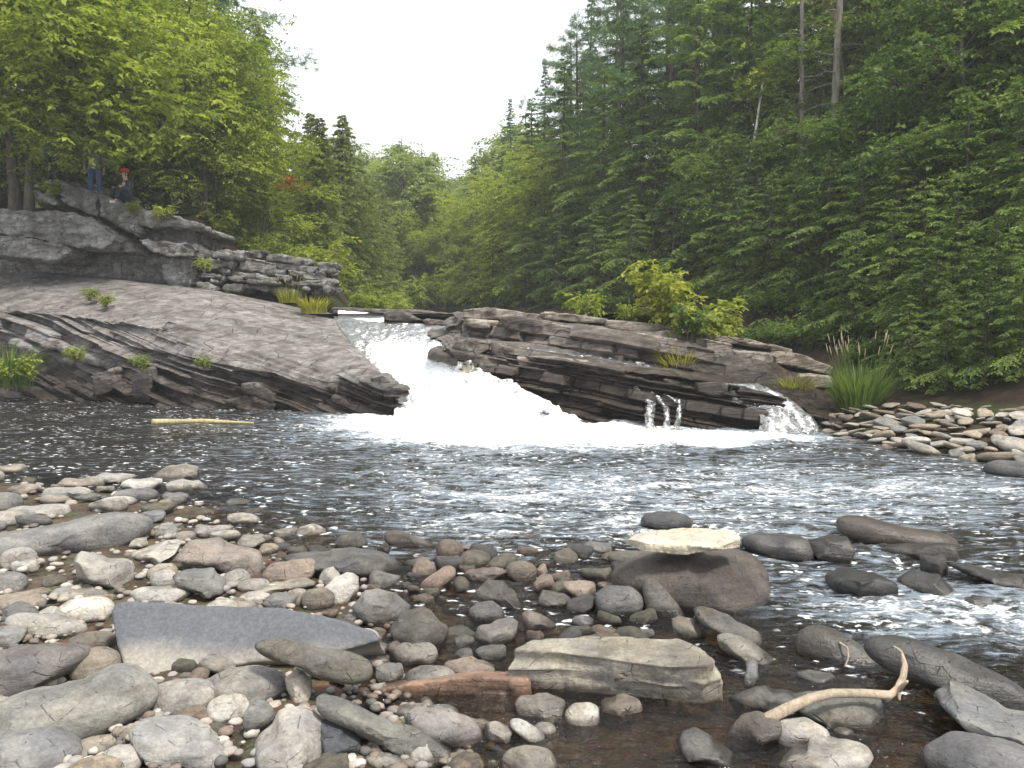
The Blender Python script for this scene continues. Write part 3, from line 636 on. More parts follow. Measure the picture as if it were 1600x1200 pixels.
def auto_outline(x0, y0, x1, y1, typ, sl, seed):
    r = np.random.default_rng(seed); cx, cy, w, h = (x0 + x1) / 2, (y0 + y1) / 2, (x1 - x0) / 2, (y1 - y0) / 2
    hh = max(h - abs(sl) * w * .75, h * .35); k = {'r': 20, 'a': 8, 'f': 9}[typ]; n = {'r': 2.3, 'a': 2.6, 'f': 2.8}[typ]
    th = (np.arange(k) + r.uniform(-.3, .3, k) * (typ != 'r')) * 2 * math.pi / k + r.uniform(0, 1)
    rad = (abs(np.cos(th)) ** n + abs(np.sin(th)) ** n) ** (-1 / n) * (1 + r.uniform(-.1, .06, k) * (1 if typ != 'r' else .4))
    a, b = np.cos(th) * rad * w, np.sin(th) * rad * hh
    return np.stack([cx + a, cy + b + a * sl], 1)
def stone_mesh(poly, seed, typ='r', sub=3, depth=.8, e=.3, pxm=1.0):
    """outline (photo pixels) -> closed stone; axes right, up, away; returns vertices in metres"""
    r = np.random.default_rng(seed); D0, F = ico(sub); poly = np.asarray(poly, float)
    c = np.array(((poly[:, 0].min() + poly[:, 0].max()) / 2, (poly[:, 1].min() + poly[:, 1].max()) / 2))
    ar = poly_radius(np.stack([poly[:, 0], -poly[:, 1]], 1), c * (1, -1)); k = np.ones(1 if typ != 'r' else 5); k /= len(k)
    ar = np.convolve(np.concatenate([ar[-4:], ar, ar[:4]]), k, 'same')[4:-4]
    n = {'r': 2.4, 'a': 3.8, 'f': 4.0}[typ]; d = D0
    V = d * ((np.abs(d) ** n).sum(1) ** (-1 / n))[:, None]
    up = np.array((0, math.cos(e), -math.sin(e)))
    cuts = []
    if typ in 'af': cuts.append((up, .62 if typ == 'a' else .50))
    for _ in range({'r': 3, 'a': 11, 'f': 8}[typ]):
        m = r.normal(size=3); m[2] = -abs(m[2]) * 1.1; m[1] *= .8; m /= np.linalg.norm(m); cuts.append((m, r.uniform(.58, .90) if typ != 'r' else r.uniform(.8, .98)))
    for m, h in cuts:
        ov = V @ m - h; V = V - m * (np.maximum(ov, 0) * .97)[:, None]
    th = np.arctan2(V[:, 1], V[:, 0]); rho = np.hypot(V[:, 0], V[:, 1])
    R0 = (np.abs(np.cos(th)) ** n + np.abs(np.sin(th)) ** n) ** (-1 / n)
    Rp = np.interp((th % (2 * math.pi)) / (2 * math.pi) * 96, np.arange(97), np.append(ar, ar[0]))
    sx = ar.mean(); dep = depth * (poly[:, 0].max() - poly[:, 0].min()) / 2
    W = np.stack([np.cos(th) * rho / R0 * Rp, np.sin(th) * rho / R0 * Rp, V[:, 2] * dep], 1) * pxm
    sz = sx * pxm; f = W / sz
    amp = {'r': .04, 'a': .035, 'f': .03}[typ]
    nrm = f / (np.linalg.norm(f, axis=1)[:, None] + 1e-6)
    W = W + nrm * (sz * (amp * fbm(f * 1.6 + seed, 4, seed % 50) - (.04 * np.abs(pn(f * (1, 5, 1) + seed, 3)) if typ != 'r' else 0)))[:, None]
    return W, F, c
def place(poly, typ, col, label, seed, depth=.8, lift=None, sub=3, wet=0, cat='stone', name='stone', group=None, mat=None, sink=.06):
    poly = np.asarray(poly, float).copy(); x0, x1, y0, y1 = poly[:, 0].min(), poly[:, 0].max(), poly[:, 1].min(), poly[:, 1].max(); ym = y0 + .6 * (y1 - y0)
    poly[:, 1] = np.where(poly[:, 1] > ym, ym + (poly[:, 1] - ym) * 1.45, poly[:, 1])
    yb = y1 - .10 * (y1 - y0); cx = (x0 + x1) / 2; z = 0
    if lift is None:
        for _ in range(3): q = atz(cx, yb, z); z = float(np.clip(bed_z(np.array([q[0]]), np.array([q[1]]))[0], -.012, .3))
    else: z = lift
    q = atz(cx, yb, z); pm = math.hypot(q[1], CAMH) / FPX; half = depth * (x1 - x0) / 2 * pm
    dc = q[1] + half * .45; c = P(cx, (poly[:, 1].min() + poly[:, 1].max()) / 2, dc); pm = np.linalg.norm(c - (0, 0, CAMH)) / FPX * .99
    v = c - np.array((0, 0, CAMH)); v /= np.linalg.norm(v); e = math.asin(-v[2])
    W, F, _ = stone_mesh(poly, seed, typ, sub, depth, e, pm)
    rt = np.array((v[1], -v[0], 0)); rt /= np.linalg.norm(rt); hf = np.array((v[0], v[1], 0)); hf /= np.linalg.norm(hf)
    up = np.cross(rt, v); aw = v * .55 + hf * .45
    V = W[:, :1] * rt + W[:, 1:2] * up + W[:, 2:3] * aw
    o = obj(name, mesh(name, V, F), mat or M['stone'], None, c); k = SC[col] if isinstance(col, str) else col
    jit = np.random.default_rng(seed).uniform(.9, 1.1); gm = (k[0] + k[1] + k[2]) / 3; o.color = (*[(q * .62 + gm * .38) * jit * .84 for q in k], 1 - wet)
    tag(o, label, cat, group); STONES_XY.append((c[0], c[1], (x1 - x0) / 2 * pm)); return o
def bx(x0, y0, x1, y1, typ, col, label, sl=0, **k):
    sd = int(x0 * 7 + y0 * 3) % 9973; return place(auto_outline(x0, y0, x1, y1, typ, sl, sd), typ, col, label, sd, **k)

# -- slabs given by their top face (pixel, pixel, height)
def top_slab(name, top, thick, col, label, seed, spread=.02, vox=.014, rough=.012, mat=None, wet=0, strat=True, sm=2, cat='stone'):
    A = [atz(x, y, z) for x, y, z in top]; c = np.mean(A, 0)
    B = [a + (a - c) * (1, 1, 0) * spread - np.array((0, 0, thick)) for a in A]
    o = solid(A, B, vox, rough, seed, mat or M['stone'], None, name, sm, strat, origin=c - (0, 0, thick / 2))
    k = SC[col] if isinstance(col, str) else col; o.color = (*k, 1 - wet); tag(o, label, cat)
    STONES_XY.append((c[0], c[1], max(np.linalg.norm(a - c) for a in A) * .8)); return o
n = NB('silted_slab'); geo = n.n('NewGeometry').outputs['Position']; sx = n.n('SeparateXYZ'); n.l(geo, sx.inputs[0]); tc = n.n('TexCoord').outputs['Object']
a = n.noise(tc, 4, 5, .6); b_ = n.noise(tc, 55, 4, .7); s_ = n.noise(n.mapping(tc, (5, 2, 30)), 1.5, 4, .6)
ln = n.mapr(n.math('ADD', sx.outputs[2], n.math('MULTIPLY', n.math('SUBTRACT', a, .5), .12)), .06, .17)
cc = n.mix(ln, c4(.31, .285, .245), c4(.105, .110, .122)); cc = n.mix(n.mapr(b_, .3, .75), n.mix(1, cc, c4(.78), 'MULTIPLY'), n.mix(1, cc, c4(1.2), 'MULTIPLY'))
cc = n.mix(n.mapr(a, .5, .7, 0, .4), cc, n.mix(1, cc, c4(.7, .68, .66), 'MULTIPLY'))
M['silt'] = n.done(n.bsdf(cc, .75, n.bump(n.math('ADD', n.math('MULTIPLY', b_, .4), s_), .35, .01), .3).outputs[0])
SL = [(171, 955), (176, 945), (186, 940), (205, 938), (300, 943), (440, 948), (520, 963), (585, 985), (594, 1000), (540, 1016), (470, 1030), (400, 1034), (320, 1046), (272, 1076), (235, 1096), (205, 1080), (188, 1036), (176, 990)]
A = [P(x, y, 3.72 + (1090 - y) / 150 * .34) for x, y in SL]; B = [q + np.array((0, .22, -.16)) for q in A]; c = np.mean(A, 0) + (0, .1, -.1)
o = solid(A, B, .013, .012, 1, M['silt'], None, 'stone', 5, False, origin=c); tag(o, 'large blue-grey leaning slab with a pale silt band along its lower half', 'stone'); STONES_XY += [(c[0] + k, c[1], .2) for k in (-.4, -.2, 0, .2, .4)]
T1 = [(798, 1017, .165), (806, 1008, .175), (832, 995, .185), (900, 992, .19), (960, 994, .19), (1060, 996, .19), (1098, 1010, .185), (1120, 1033, .175), (1108, 1041, .17), (1040, 1042, .17), (960, 1031, .17), (880, 1021, .168)]
T2 = [(788, 1046, .10), (800, 1024, .13), (840, 1004, .13), (960, 1002, .13), (1080, 1004, .13), (1122, 1036, .12), (1132, 1060, .105), (1100, 1068, .10), (1040, 1062, .10), (950, 1052, .105), (860, 1046, .10)]
A1 = [atz(*q) for q in T1]; A2 = [atz(*q) for q in T2]; c = np.mean(A2, 0) - (0, 0, .08)
o = solid(A1, [q - np.array((0, -.01, .10)) for q in A1], .012, .014, 2, M['stone'], None, 'stone', 2, True, origin=c, extra=[(A2, [q + np.array((0, .03 if q[1] < c[1] else 0, -.18)) for q in A2])])
o.color = (.27, .255, .22, 1); tag(o, 'thick flat grey-brown slab with a pale top and stepped mossy front', 'stone'); STONES_XY += [(c[0] + k, c[1], .18) for k in (-.35, -.15, 0, .15, .35)]
top_slab('stone', [(975, 840, .37), (990, 832, .385), (1060, 828, .39), (1150, 832, .39), (1158, 841, .38), (1135, 850, .37), (1085, 853, .37), (1010, 849, .37)], .05, (.52, .48, .39),
         'flat cream-coloured slab balanced on top of the big brown boulder', 3, vox=.010, rough=.022, sm=1)
o = slab([(583, 1080), (640, 1070), (700, 1063), (745, 1058), (790, 1062), (826, 1061), (829, 1092), (816, 1112), (740, 1111), (660, 1103), (592, 1090)], 3.66, .16, vox=.013, rough=.01, seed=4, mat=M['stone'], name='stone', dip=(0, -.2))
def recenter(o):
    V = np.empty(len(o.data.vertices) * 3, np.float32); o.data.vertices.foreach_get('co', V); V = V.reshape(-1, 3); c = V.mean(0); V -= c; o.data.vertices.foreach_set('co', V.ravel()); o.location = c; o.data.update(); STONES_XY.extend([(c[0] + k, c[1] - .05, .16) for k in (-.25, -.1, .1, .25)]); return o
recenter(o); o.color = (.25, .165, .12, 1); tag(o, 'long reddish-brown slab set on edge beside the brown puddle', 'stone')

# -- traced stones: outline, kind, colour, label
TR = [
    ([(-40, 838), (0, 832), (100, 821), (150, 813), (200, 817), (226, 832), (216, 843), (180, 857), (140, 862), (80, 866), (-40, 858)], 'r', 'grey', 'long low grey boulder lying at the top of the stony shore', .5),
    ([(106, 862), (118, 856), (150, 865), (201, 885), (200, 906), (187, 926), (150, 918), (112, 898)], 'a', 'pale', 'tilted blocky pale stone propped among small pebbles', .8),
    ([(272, 876), (304, 843), (345, 839), (362, 855), (402, 868), (404, 884), (392, 906), (350, 888), (310, 880)], 'a', 'pink', 'large jagged pinkish-brown stone split along its ridge', .8),
    ([(190, 866), (250, 849), (296, 843), (284, 868), (250, 880), (214, 876)], 'f', 'white', 'flat whitish slab leaning against the jagged pinkish stone', .7),
    ([(272, 898), (300, 888), (340, 890), (364, 910), (362, 926), (336, 938), (300, 928), (276, 914)], 'a', 'grey', 'rounded grey stone with a bright chipped facet beside white slabs', .8),
    ([(22, 960), (40, 955), (90, 966), (132, 982), (134, 994), (100, 998), (60, 990), (26, 972)], 'r', 'pale', 'long smooth pale cobble tapering to one end', .6),
    ([(-30, 1022), (40, 1016), (100, 1024), (124, 1026), (122, 1044), (108, 1056), (60, 1070), (0, 1082), (-30, 1082)], 'r', (.21, .19, .185), 'grey-brown rounded boulder with a chipped end at the puddle edge', .6),
    ([(-6, 1112), (18, 1090), (50, 1078), (140, 1076), (148, 1064), (186, 1060), (212, 1085), (229, 1110), (200, 1126), (120, 1146), (40, 1152), (2, 1146)], 'r', (.27, .27, .24), 'long grooved grey-green stone with two parallel ridges', .6),
    ([(218, 1142), (236, 1122), (290, 1128), (350, 1160), (383, 1182), (372, 1204), (300, 1210), (240, 1178)], 'a', (.31, .305, .29), 'broad grey wedge-shaped stone with a sloping ridge', .8),
    ([(383, 1166), (400, 1140), (440, 1118), (480, 1115), (496, 1130), (521, 1170), (518, 1206), (395, 1206)], 'a', 'pale', 'large pale speckled triangular boulder with a sharp ridge', .8),
    ([(489, 1148), (498, 1128), (540, 1130), (562, 1160), (564, 1174), (530, 1186), (500, 1180)], 'a', (.10, .11, .135), 'dark blue-black angular stone behind the pale triangular boulder', .8),
    ([(502, 1092), (512, 1088), (540, 1096), (590, 1124), (650, 1144), (700, 1170), (706, 1184), (692, 1194), (620, 1176), (560, 1142), (506, 1116)], 'f', (.21, .205, .18), 'long narrow grey slab slanting down over the puddle', .35),
    ([(628, 1120), (650, 1110), (700, 1113), (740, 1130), (753, 1150), (744, 1170), (710, 1168), (650, 1142)], 'r', (.27, .245, .225), 'smooth oval grey-brown stone beside the long narrow slab', .6),
    ([(398, 1006), (406, 997), (450, 998), (500, 1015), (560, 1030), (578, 1046), (576, 1056), (560, 1062), (500, 1052), (455, 1032), (402, 1017)], 'r', (.17, .155, .125), 'log-shaped cracked brown stone lying across the blue-grey slab', .35),
    ([(446, 1058), (462, 1041), (482, 1048), (488, 1070), (480, 1092), (460, 1100), (448, 1084)], 'a', (.44, .39, .33), 'upright pale stone with a brown broken side by the puddle', .8),
    ([(602, 986), (625, 960), (660, 949), (690, 964), (709, 995), (707, 1020), (686, 1032), (655, 1014), (620, 1006)], 'a', (.115, .105, .09), 'dark olive-brown faceted boulder beside the end of the blue-grey slab', .85),
    ([(547, 950), (560, 926), (590, 920), (630, 932), (648, 952), (640, 972), (600, 984), (565, 972)], 'a', (.20, .19, .18), 'grey cracked boulder behind the dark olive boulder', .8),
    ([(504, 922), (520, 900), (548, 892), (562, 902), (560, 930), (546, 948), (525, 946)], 'a', 'white', 'bright white angular stone tipped up against the cracked boulder', .7),
    ([(412, 894), (424, 880), (460, 876), (490, 876), (494, 892), (480, 906), (440, 908), (415, 904)], 'r', (.30, .22, .165), 'rusty-brown oval cobble beside the dark ledge stone', .7),
    ([(418, 868), (470, 858), (560, 857), (604, 872), (640, 895), (606, 906), (560, 905), (530, 890), (440, 882)], 'f', (.155, .15, .14), 'long dark grey flat stone at the edge of the pool', .6),
    ([(384, 920), (430, 911), (475, 907), (496, 918), (470, 923), (400, 925)], 'f', 'tan', 'thin tan plate of stone lying flat among cobbles', .6),
    ([(655, 912), (668, 902), (698, 884), (712, 888), (712, 900), (694, 918), (670, 926), (658, 922)], 'r', (.30, .20, .14), 'rusty sausage-shaped stone tilted up at the water edge', .6),
    ([(742, 925), (762, 905), (792, 906), (806, 925), (816, 948), (800, 956), (770, 948), (745, 934)], 'a', (.12, .11, .10), 'dark angular stone with a pale chip in the shallows', .8),
    ([(730, 956), (745, 943), (768, 939), (786, 952), (790, 966), (770, 974), (740, 970)], 'r', (.19, .18, .17), 'small rounded grey stone with a lined face in the shallows', .8),
    ([(738, 1000), (748, 978), (796, 966), (811, 974), (816, 1000), (800, 1014), (760, 1014)], 'a', (.25, .23, .20), 'blocky grey-brown stone beside the thick flat slab', .8),
    ([(826, 938), (840, 924), (870, 922), (894, 936), (880, 948), (840, 952)], 'a', (.13, .125, .115), 'dark low stone with rough top between pinkish stones', .8),
    ([(874, 912), (905, 905), (930, 910), (932, 940), (922, 947), (895, 930)], 'a', (.32, .24, .185), 'pinkish wedge stone leaning beside the smooth grey boulder', .7),
    ([(930, 930), (950, 916), (985, 917), (1003, 930), (1004, 950), (980, 964), (940, 966), (932, 950)], 'r', (.16, .16, .155), 'smooth rounded dark grey boulder in front of the big brown one', .8),
    ([(1005, 915), (1016, 904), (1030, 912), (1060, 944), (1074, 962), (1040, 968), (1010, 954)], 'r', (.14, .13, .115), 'dark leaning stone resting against the big brown boulder', .7),
    ([(811, 960), (822, 953), (850, 962), (872, 978), (850, 986), (818, 990)], 'a', (.25, .20, .17), 'brownish split stone behind the thick flat slab', .7),
    ([(950, 908), (975, 886), (1010, 873), (1050, 863), (1150, 856), (1180, 866), (1193, 890), (1191, 926), (1170, 946), (1120, 952), (1060, 948), (980, 926)], 'r', (.105, .086, .074), 'big smooth brown boulder carrying a flat cream slab', .75),
    ([(1074, 956), (1110, 953), (1165, 967), (1196, 986), (1201, 1012), (1186, 1016), (1120, 988), (1080, 974)], 'f', (.15, .14, .12), 'dark flat stone sloping to the water beside the thick slab', .5),
    ([(1050, 972), (1060, 964), (1090, 966), (1104, 990), (1102, 1003), (1070, 995), (1052, 985)], 'a', (.24, .205, .165), 'small brown stone with a pale rim behind the thick slab', .6),
    ([(1122, 1000), (1140, 995), (1170, 1002), (1215, 1030), (1222, 1042), (1170, 1042), (1130, 1020)], 'a', (.21, .195, .17), 'grey-brown pointed stone beside the thick slab in trickling water', .6),
    ([(1250, 1005), (1262, 988), (1290, 984), (1330, 1000), (1368, 1022), (1360, 1038), (1300, 1036), (1256, 1028)], 'r', (.17, .165, .14), 'dark green-grey stone with a blunt end in the stream', .6),
    ([(1362, 1028), (1390, 1016), (1430, 1015), (1500, 1030), (1576, 1060), (1583, 1086), (1572, 1100), (1480, 1078), (1380, 1052)], 'r', (.12, .12, .11), 'long dark log-shaped stone lying in the stream', .35),
    ([(1452, 1104), (1500, 1090), (1560, 1097), (1606, 1115), (1640, 1160), (1606, 1182), (1530, 1158), (1470, 1124)], 'f', (.20, .205, .20), 'broad flat grey slab sloping into the stream', .7),
    ([(1465, 1200), (1500, 1168), (1560, 1164), (1640, 1180), (1640, 1230), (1480, 1230)], 'r', (.18, .18, .19), 'rounded blue-grey boulder below the broad flat slab', .7),
    ([(1142, 1100), (1180, 1080), (1240, 1070), (1256, 1084), (1240, 1104), (1190, 1116), (1150, 1114)], 'a', (.165, .155, .14), 'dark grey stone behind the driftwood stick', .7),
    ([(1215, 1110), (1262, 1092), (1350, 1082), (1374, 1090), (1378, 1118), (1366, 1138), (1320, 1136), (1240, 1134)], 'a', (.185, .18, .16), 'grey blocky stone lying under the driftwood stick', .6),
    ([(1139, 1150), (1160, 1124), (1185, 1116), (1215, 1126), (1224, 1142), (1200, 1160), (1150, 1164)], 'r', (.17, .145, .11), 'olive-brown lump at the thick end of the driftwood', .7),
    ([(1210, 1152), (1224, 1134), (1256, 1126), (1284, 1136), (1294, 1150), (1270, 1160), (1230, 1170)], 'r', 'pale', 'oval pale grey stone below the driftwood stick', .8),
    ([(1198, 1200), (1225, 1172), (1280, 1156), (1340, 1162), (1350, 1172), (1330, 1200), (1290, 1215), (1210, 1215)], 'a', 'pale', 'broad pale speckled stone in the brown puddle', .8),
    ([(1042, 1170), (1052, 1148), (1080, 1144), (1120, 1160), (1170, 1190), (1130, 1198), (1060, 1186)], 'a', (.12, .12, .115), 'dark wet jagged stone just above the brown puddle', .7),
    ([(1160, 846), (1180, 836), (1250, 837), (1268, 850), (1272, 870), (1200, 868), (1164, 858)], 'r', (.155, .155, .165), 'low smooth grey stone in the rapids beside the cream slab', .7),
    ([(1260, 846), (1290, 832), (1320, 838), (1332, 858), (1322, 878), (1300, 880), (1270, 862)], 'a', (.085, .08, .08), 'dark wet pointed rock in the rapids', .8),
    ([(1312, 824), (1330, 812), (1370, 816), (1420, 826), (1478, 828), (1484, 846), (1460, 852), (1380, 850), (1330, 842)], 'r', (.19, .15, .12), 'long brown log-shaped rock across the rapids', .5),
    ([(1370, 862), (1420, 852), (1478, 846), (1486, 862), (1470, 874), (1400, 874)], 'a', (.10, .095, .085), 'dark slab under the long brown rock in the rapids', .6),
    ([(1440, 872), (1480, 866), (1484, 890), (1476, 902), (1442, 892)], 'a', (.075, .075, .07), 'square black wet rock at the end of the dark slab', .8),
    ([(1288, 905), (1310, 888), (1350, 894), (1392, 906), (1396, 926), (1370, 938), (1320, 930), (1294, 918)], 'a', (.07, .07, .07), 'black ridged rock with water pouring round it', .8),
    ([(1402, 915), (1430, 898), (1470, 900), (1500, 924), (1510, 934), (1460, 932), (1410, 924)], 'a', (.11, .11, .10), 'dark rock half sunk in white riffles', .8),
    ([(1488, 890), (1540, 892), (1620, 902), (1620, 922), (1560, 912), (1500, 898)], 'f', (.09, .085, .075), 'long dark ledge of rock barely above the rapids', .5),
    ([(1546, 735), (1560, 724), (1620, 722), (1640, 740), (1600, 748), (1556, 746)], 'r', (.15, .15, .15), 'smooth dark boulder at the foot of the stone pile', .7),
    ([(597, 838), (606, 827), (630, 832), (685, 850), (686, 858), (640, 856), (606, 848)], 'r', (.14, .11, .085), 'log-shaped brown stone standing in the pool', .4),
    ([(520, 850), (535, 834), (560, 832), (575, 846), (572, 858), (530, 860)], 'r', (.11, .105, .09), 'dark rounded stone standing in the pool edge', .8),
    ([(588, 858), (600, 846), (615, 854), (612, 866), (594, 868)], 'a', (.07, .065, .06), 'small black stone beside the log-shaped brown stone', .8),
    ([(800, 842), (820, 835), (852, 838), (853, 846), (830, 848)], 'f', (.15, .085, .065), 'small reddish stone awash in the pool', .6),
    ([(243, 742), (262, 728), (292, 722), (310, 730), (322, 752), (300, 752), (250, 750)], 'a', (.29, .25, .20), 'angular brown stone with a pale side at the shore tip', .8),
    ([(262, 754), (285, 747), (310, 752), (334, 766), (300, 768), (266, 764)], 'f', 'pale', 'flat pale stone below the angular stone at the shore tip', .7),
]
for k, (poly, typ, col, lab, dep) in enumerate(TR):
    w_ = max(p[0] for p in poly) - min(p[0] for p in poly)
    lift = {'log-shaped cracked': .14, 'big smooth brown b': None}.get(lab[:18])
    wet = .75 if min(p[1] for p in poly) > 800 and lab.find('rapids') + lab.find('in the stream') + lab.find('water pouring') + lab.find('riffles') > -4 else 0
    place(poly, typ, col, lab, 300 + k, depth=dep, sub=5 if w_ > 170 else 4 if w_ > 60 else 3, wet=wet, lift=lift)
# -- boxed stones
BX = [
    (84, 915, 173, 942, 'f', 'pale', 'flat pale stone with a square end beside the long cobble'), (96, 937, 171, 971, 'r', 'white', 'bright cream rounded stone against the blue-grey slab'),
    (60, 948, 100, 968, 'a', 'pale', 'small pale chip touching the bright cream stone'), (208, 916, 306, 946, 'f', 'white', 'broad white flat stone behind the blue-grey slab'),
    (232, 882, 276, 906, 'r', 'tan', 'small round tan stone next to the faceted grey stone'), (237, 892, 275, 918, 'r', 'white', 'pair-topping pale cobble beside the white flat stone'),
    (6, 858, 52, 888, 'r', 'pale', 'round pale cobble under the long low boulder'), (22, 872, 66, 898, 'a', 'white', 'angular white cobble under the long low boulder'),
    (-20, 898, 36, 928, 'r', 'grey', 'grey cobble half hidden at the shore edge'), (-20, 928, 62, 962, 'a', (.42, .33, .24), 'tawny broken stone beside the long smooth cobble'),
    (112, 990, 178, 1018, 'r', (.24, .19, .14), 'low brown stone beside the blue-grey slab'), (-20, 980, 42, 1014, 'a', 'grey', 'grey angular stone at the brown puddle'),
    (114, 1016, 181, 1062, 'r', (.27, .225, .165), 'rounded brown stone touching the blue-grey slab'), (230, 1067, 336, 1118, 'r', 'pale', 'smooth pale oval stone in front of the blue-grey slab'),
    (324, 1047, 442, 1100, 'r', 'pale', 'large pale ridged oval stone near the puddle'), (327, 1088, 386, 1124, 'r', 'white', 'small white rounded stone beside the pale oval'),
    (316, 1060, 352, 1092, 'r', 'tan', 'tan round stone tucked behind the white rounded stone'), (-20, 1150, 112, 1215, 'r', 'grey', 'big grey rounded stone at the bottom of the shore'),
    (58, 1140, 114, 1162, 'r', 'pale', 'pale oval stone under the grooved grey-green stone'), (110, 1155, 190, 1180, 'r', 'tan', 'long tan cobble below the grooved grey-green stone'),
    (112, 1175, 152, 1196, 'r', 'tan', 'short tan cobble below the long tan cobble'), (160, 1170, 218, 1212, 'r', 'pale', 'rounded pale stone beside the wedge-shaped stone'),
    (182, 1136, 216, 1170, 'a', 'tan', 'small tan angular stone beside the wedge-shaped stone'), (228, 1156, 272, 1206, 'a', 'white', 'pointed whitish stone in front of the wedge-shaped stone'),
    (216, 1115, 262, 1138, 'r', 'pale', 'small pale stone behind the wedge-shaped stone'),
    (545, 984, 593, 1018, 'r', 'white', 'round white cobble sitting on the end of the blue-grey slab'), (494, 993, 553, 1026, 'r', 'tan', 'tan domed stone behind the log-shaped cracked stone'),
    (576, 1004, 608, 1024, 'r', 'blue', 'small blue-grey cobble below the round white cobble'), (606, 1002, 638, 1028, 'r', (.25, .19, .155), 'small brown cobble in front of the dark olive boulder'),
    (614, 1004, 684, 1040, 'r', (.24, .22, .19), 'half-sunk grey-brown stone under the dark olive boulder'), (586, 1034, 632, 1074, 'a', (.15, .15, .14), 'dark angular stone above the reddish slab', ),
    (630, 1042, 712, 1078, 'r', (.30, .28, .25), 'rounded grey stone behind the reddish slab'), (690, 1028, 772, 1068, 'a', (.32, .235, .165), 'orange-brown stone behind the reddish slab'),
    (553, 1020, 616, 1044, 'f', (.26, .24, .22), 'flat grey stone beside the log-shaped cracked stone'),
    (366, 924, 424, 948, 'f', 'pale', 'flat pale stone behind the blue-grey slab'), (416, 925, 472, 958, 'a', (.20, .195, .19), 'pointed dark stone with a pale tip behind the blue-grey slab'),
    (451, 920, 481, 948, 'r', 'tan', 'small round stone beside the pointed dark stone'), (472, 920, 522, 952, 'r', (.20, .17, .13), 'brown stone under the bright white angular stone'),
    (494, 884, 536, 922, 'a', 'pale', 'pale stone behind the bright white angular stone'), (350, 890, 390, 922, 'r', 'pale', 'pale rounded stone beside the rusty cobble'),
    (722, 886, 792, 911, 'f', (.29, .21, .165), 'flat pinkish stone at the pool edge'), (789, 878, 840, 910, 'r', (.28, .22, .165), 'rounded tan-brown stone at the pool edge'),
    (838, 878, 858, 908, 'a', (.27, .19, .14), 'upright rusty chip of stone at the pool edge'), (893, 962, 928, 980, 'r', 'blue', 'small blue-grey pebble behind the thick flat slab'),
    (806, 1082, 883, 1126, 'a', (.23, .21, .17), 'olive-grey stone at the end of the reddish slab'), (884, 1100, 938, 1136, 'r', 'white', 'bright white-topped stone standing in the brown puddle'),
    (932, 1088, 1006, 1124, 'a', (.28, .235, .19), 'brown-grey stone under the thick flat slab'), (797, 1122, 852, 1164, 'r', (.40, .39, .37), 'speckled pale sausage-shaped cobble by the puddle', .45),
    (834, 1130, 868, 1150, 'r', 'white', 'small white pebble beside the speckled cobble'), (750, 1130, 808, 1166, 'a', 'pale', 'pale-topped wedge stone beside the speckled cobble'),
    (786, 1170, 868, 1216, 'r', (.25, .22, .17), 'rounded brown stone at the near edge of the puddle'), (640, 1162, 680, 1200, 'r', 'pale', 'pale rounded stone below the long narrow slab'),
    (570, 1180, 640, 1204, 'f', 'pale', 'thin pale stone below the long narrow slab'), (576, 1160, 600, 1184, 'a', 'tan', 'small tan chip beside the long narrow slab'),
    (1248, 1050, 1304, 1070, 'f', (.24, .24, .235), 'small flat grey stone between driftwood and dark stone'), (1304, 1138, 1332, 1152, 'r', 'grey', 'small grey pebble below the blocky stone under driftwood'),
    (1500, 1086, 1548, 1098, 'r', (.42, .36, .27), 'small tan pebble beside the broad flat grey slab'), (1500, 930, 1548, 950, 'f', (.15, .14, .14), 'flat dark stone awash in the riffles'),
    (1000, 800, 1082, 830, 'r', (.13, .13, .14), 'low grey stone barely breaking the pool behind the cream slab'), (944, 862, 1052, 884, 'r', (.15, .13, .11), 'dark stone wedged under the cream slab'),
    (150, 738, 212, 756, 'f', 'pale', 'flat pale stone at the far shore tip'), (192, 746, 252, 768, 'f', 'white', 'white flat stone at the far shore tip'), (96, 746, 160, 764, 'f', 'tan', 'flat tan stone lying half in water at the shore tip'),
    (70, 760, 150, 782, 'f', 'pale', 'long pale flat stone in the shore shallows'), (12, 756, 58, 774, 'a', 'tan', 'jagged tan stone standing in the shore shallows'), (180, 764, 244, 784, 'r', 'grey', 'grey flat stone in the shore shallows'),
    (-20, 726, 40, 742, 'f', 'tan', 'thin tan slab at the outer shore'), (158, 776, 212, 790, 'r', 'white', 'rounded white stone in the shore shallows'), (66, 772, 110, 786, 'r', 'tan', 'small oval tan stone in the shore shallows'),
    (10, 790, 104, 812, 'f', 'pale', 'long flat pale stone above the low grey boulder'), (-20, 800, 48, 822, 'r', 'pale', 'pale rounded stone above the low grey boulder'), (-20, 772, 30, 798, 'r', 'grey', 'grey rounded stone above the low grey boulder'),
    (215, 796, 262, 818, 'a', 'blue', 'blue-grey angular stone at the shallow edge'), (236, 816, 284, 846, 'a', 'pale', 'pale stone beside the end of the low grey boulder'), (290, 820, 366, 842, 'f', 'pale', 'pale flat stone at the shallow edge'),
    (262, 770, 294, 784, 'r', 'blue', 'small blue-grey stone awash at the shore tip'), (275, 830, 305, 846, 'r', 'tan', 'small tan stone behind the jagged pinkish stone'), (372, 905, 420, 924, 'r', 'pale', 'pale cobble beside the thin tan plate'),
    (1160, 1030, 1186, 1076, 'a', (.19, .20, .21), 'small blue-grey pointed stone in trickling water'), (360, 940, 400, 962, 'r', 'tan', 'round tan cobble behind the blue-grey slab rim'),
]
for a in BX: bx(*a[:7], sl=a[7] if len(a) > 7 else 0, sub=4 if a[2] - a[0] > 45 else 3)

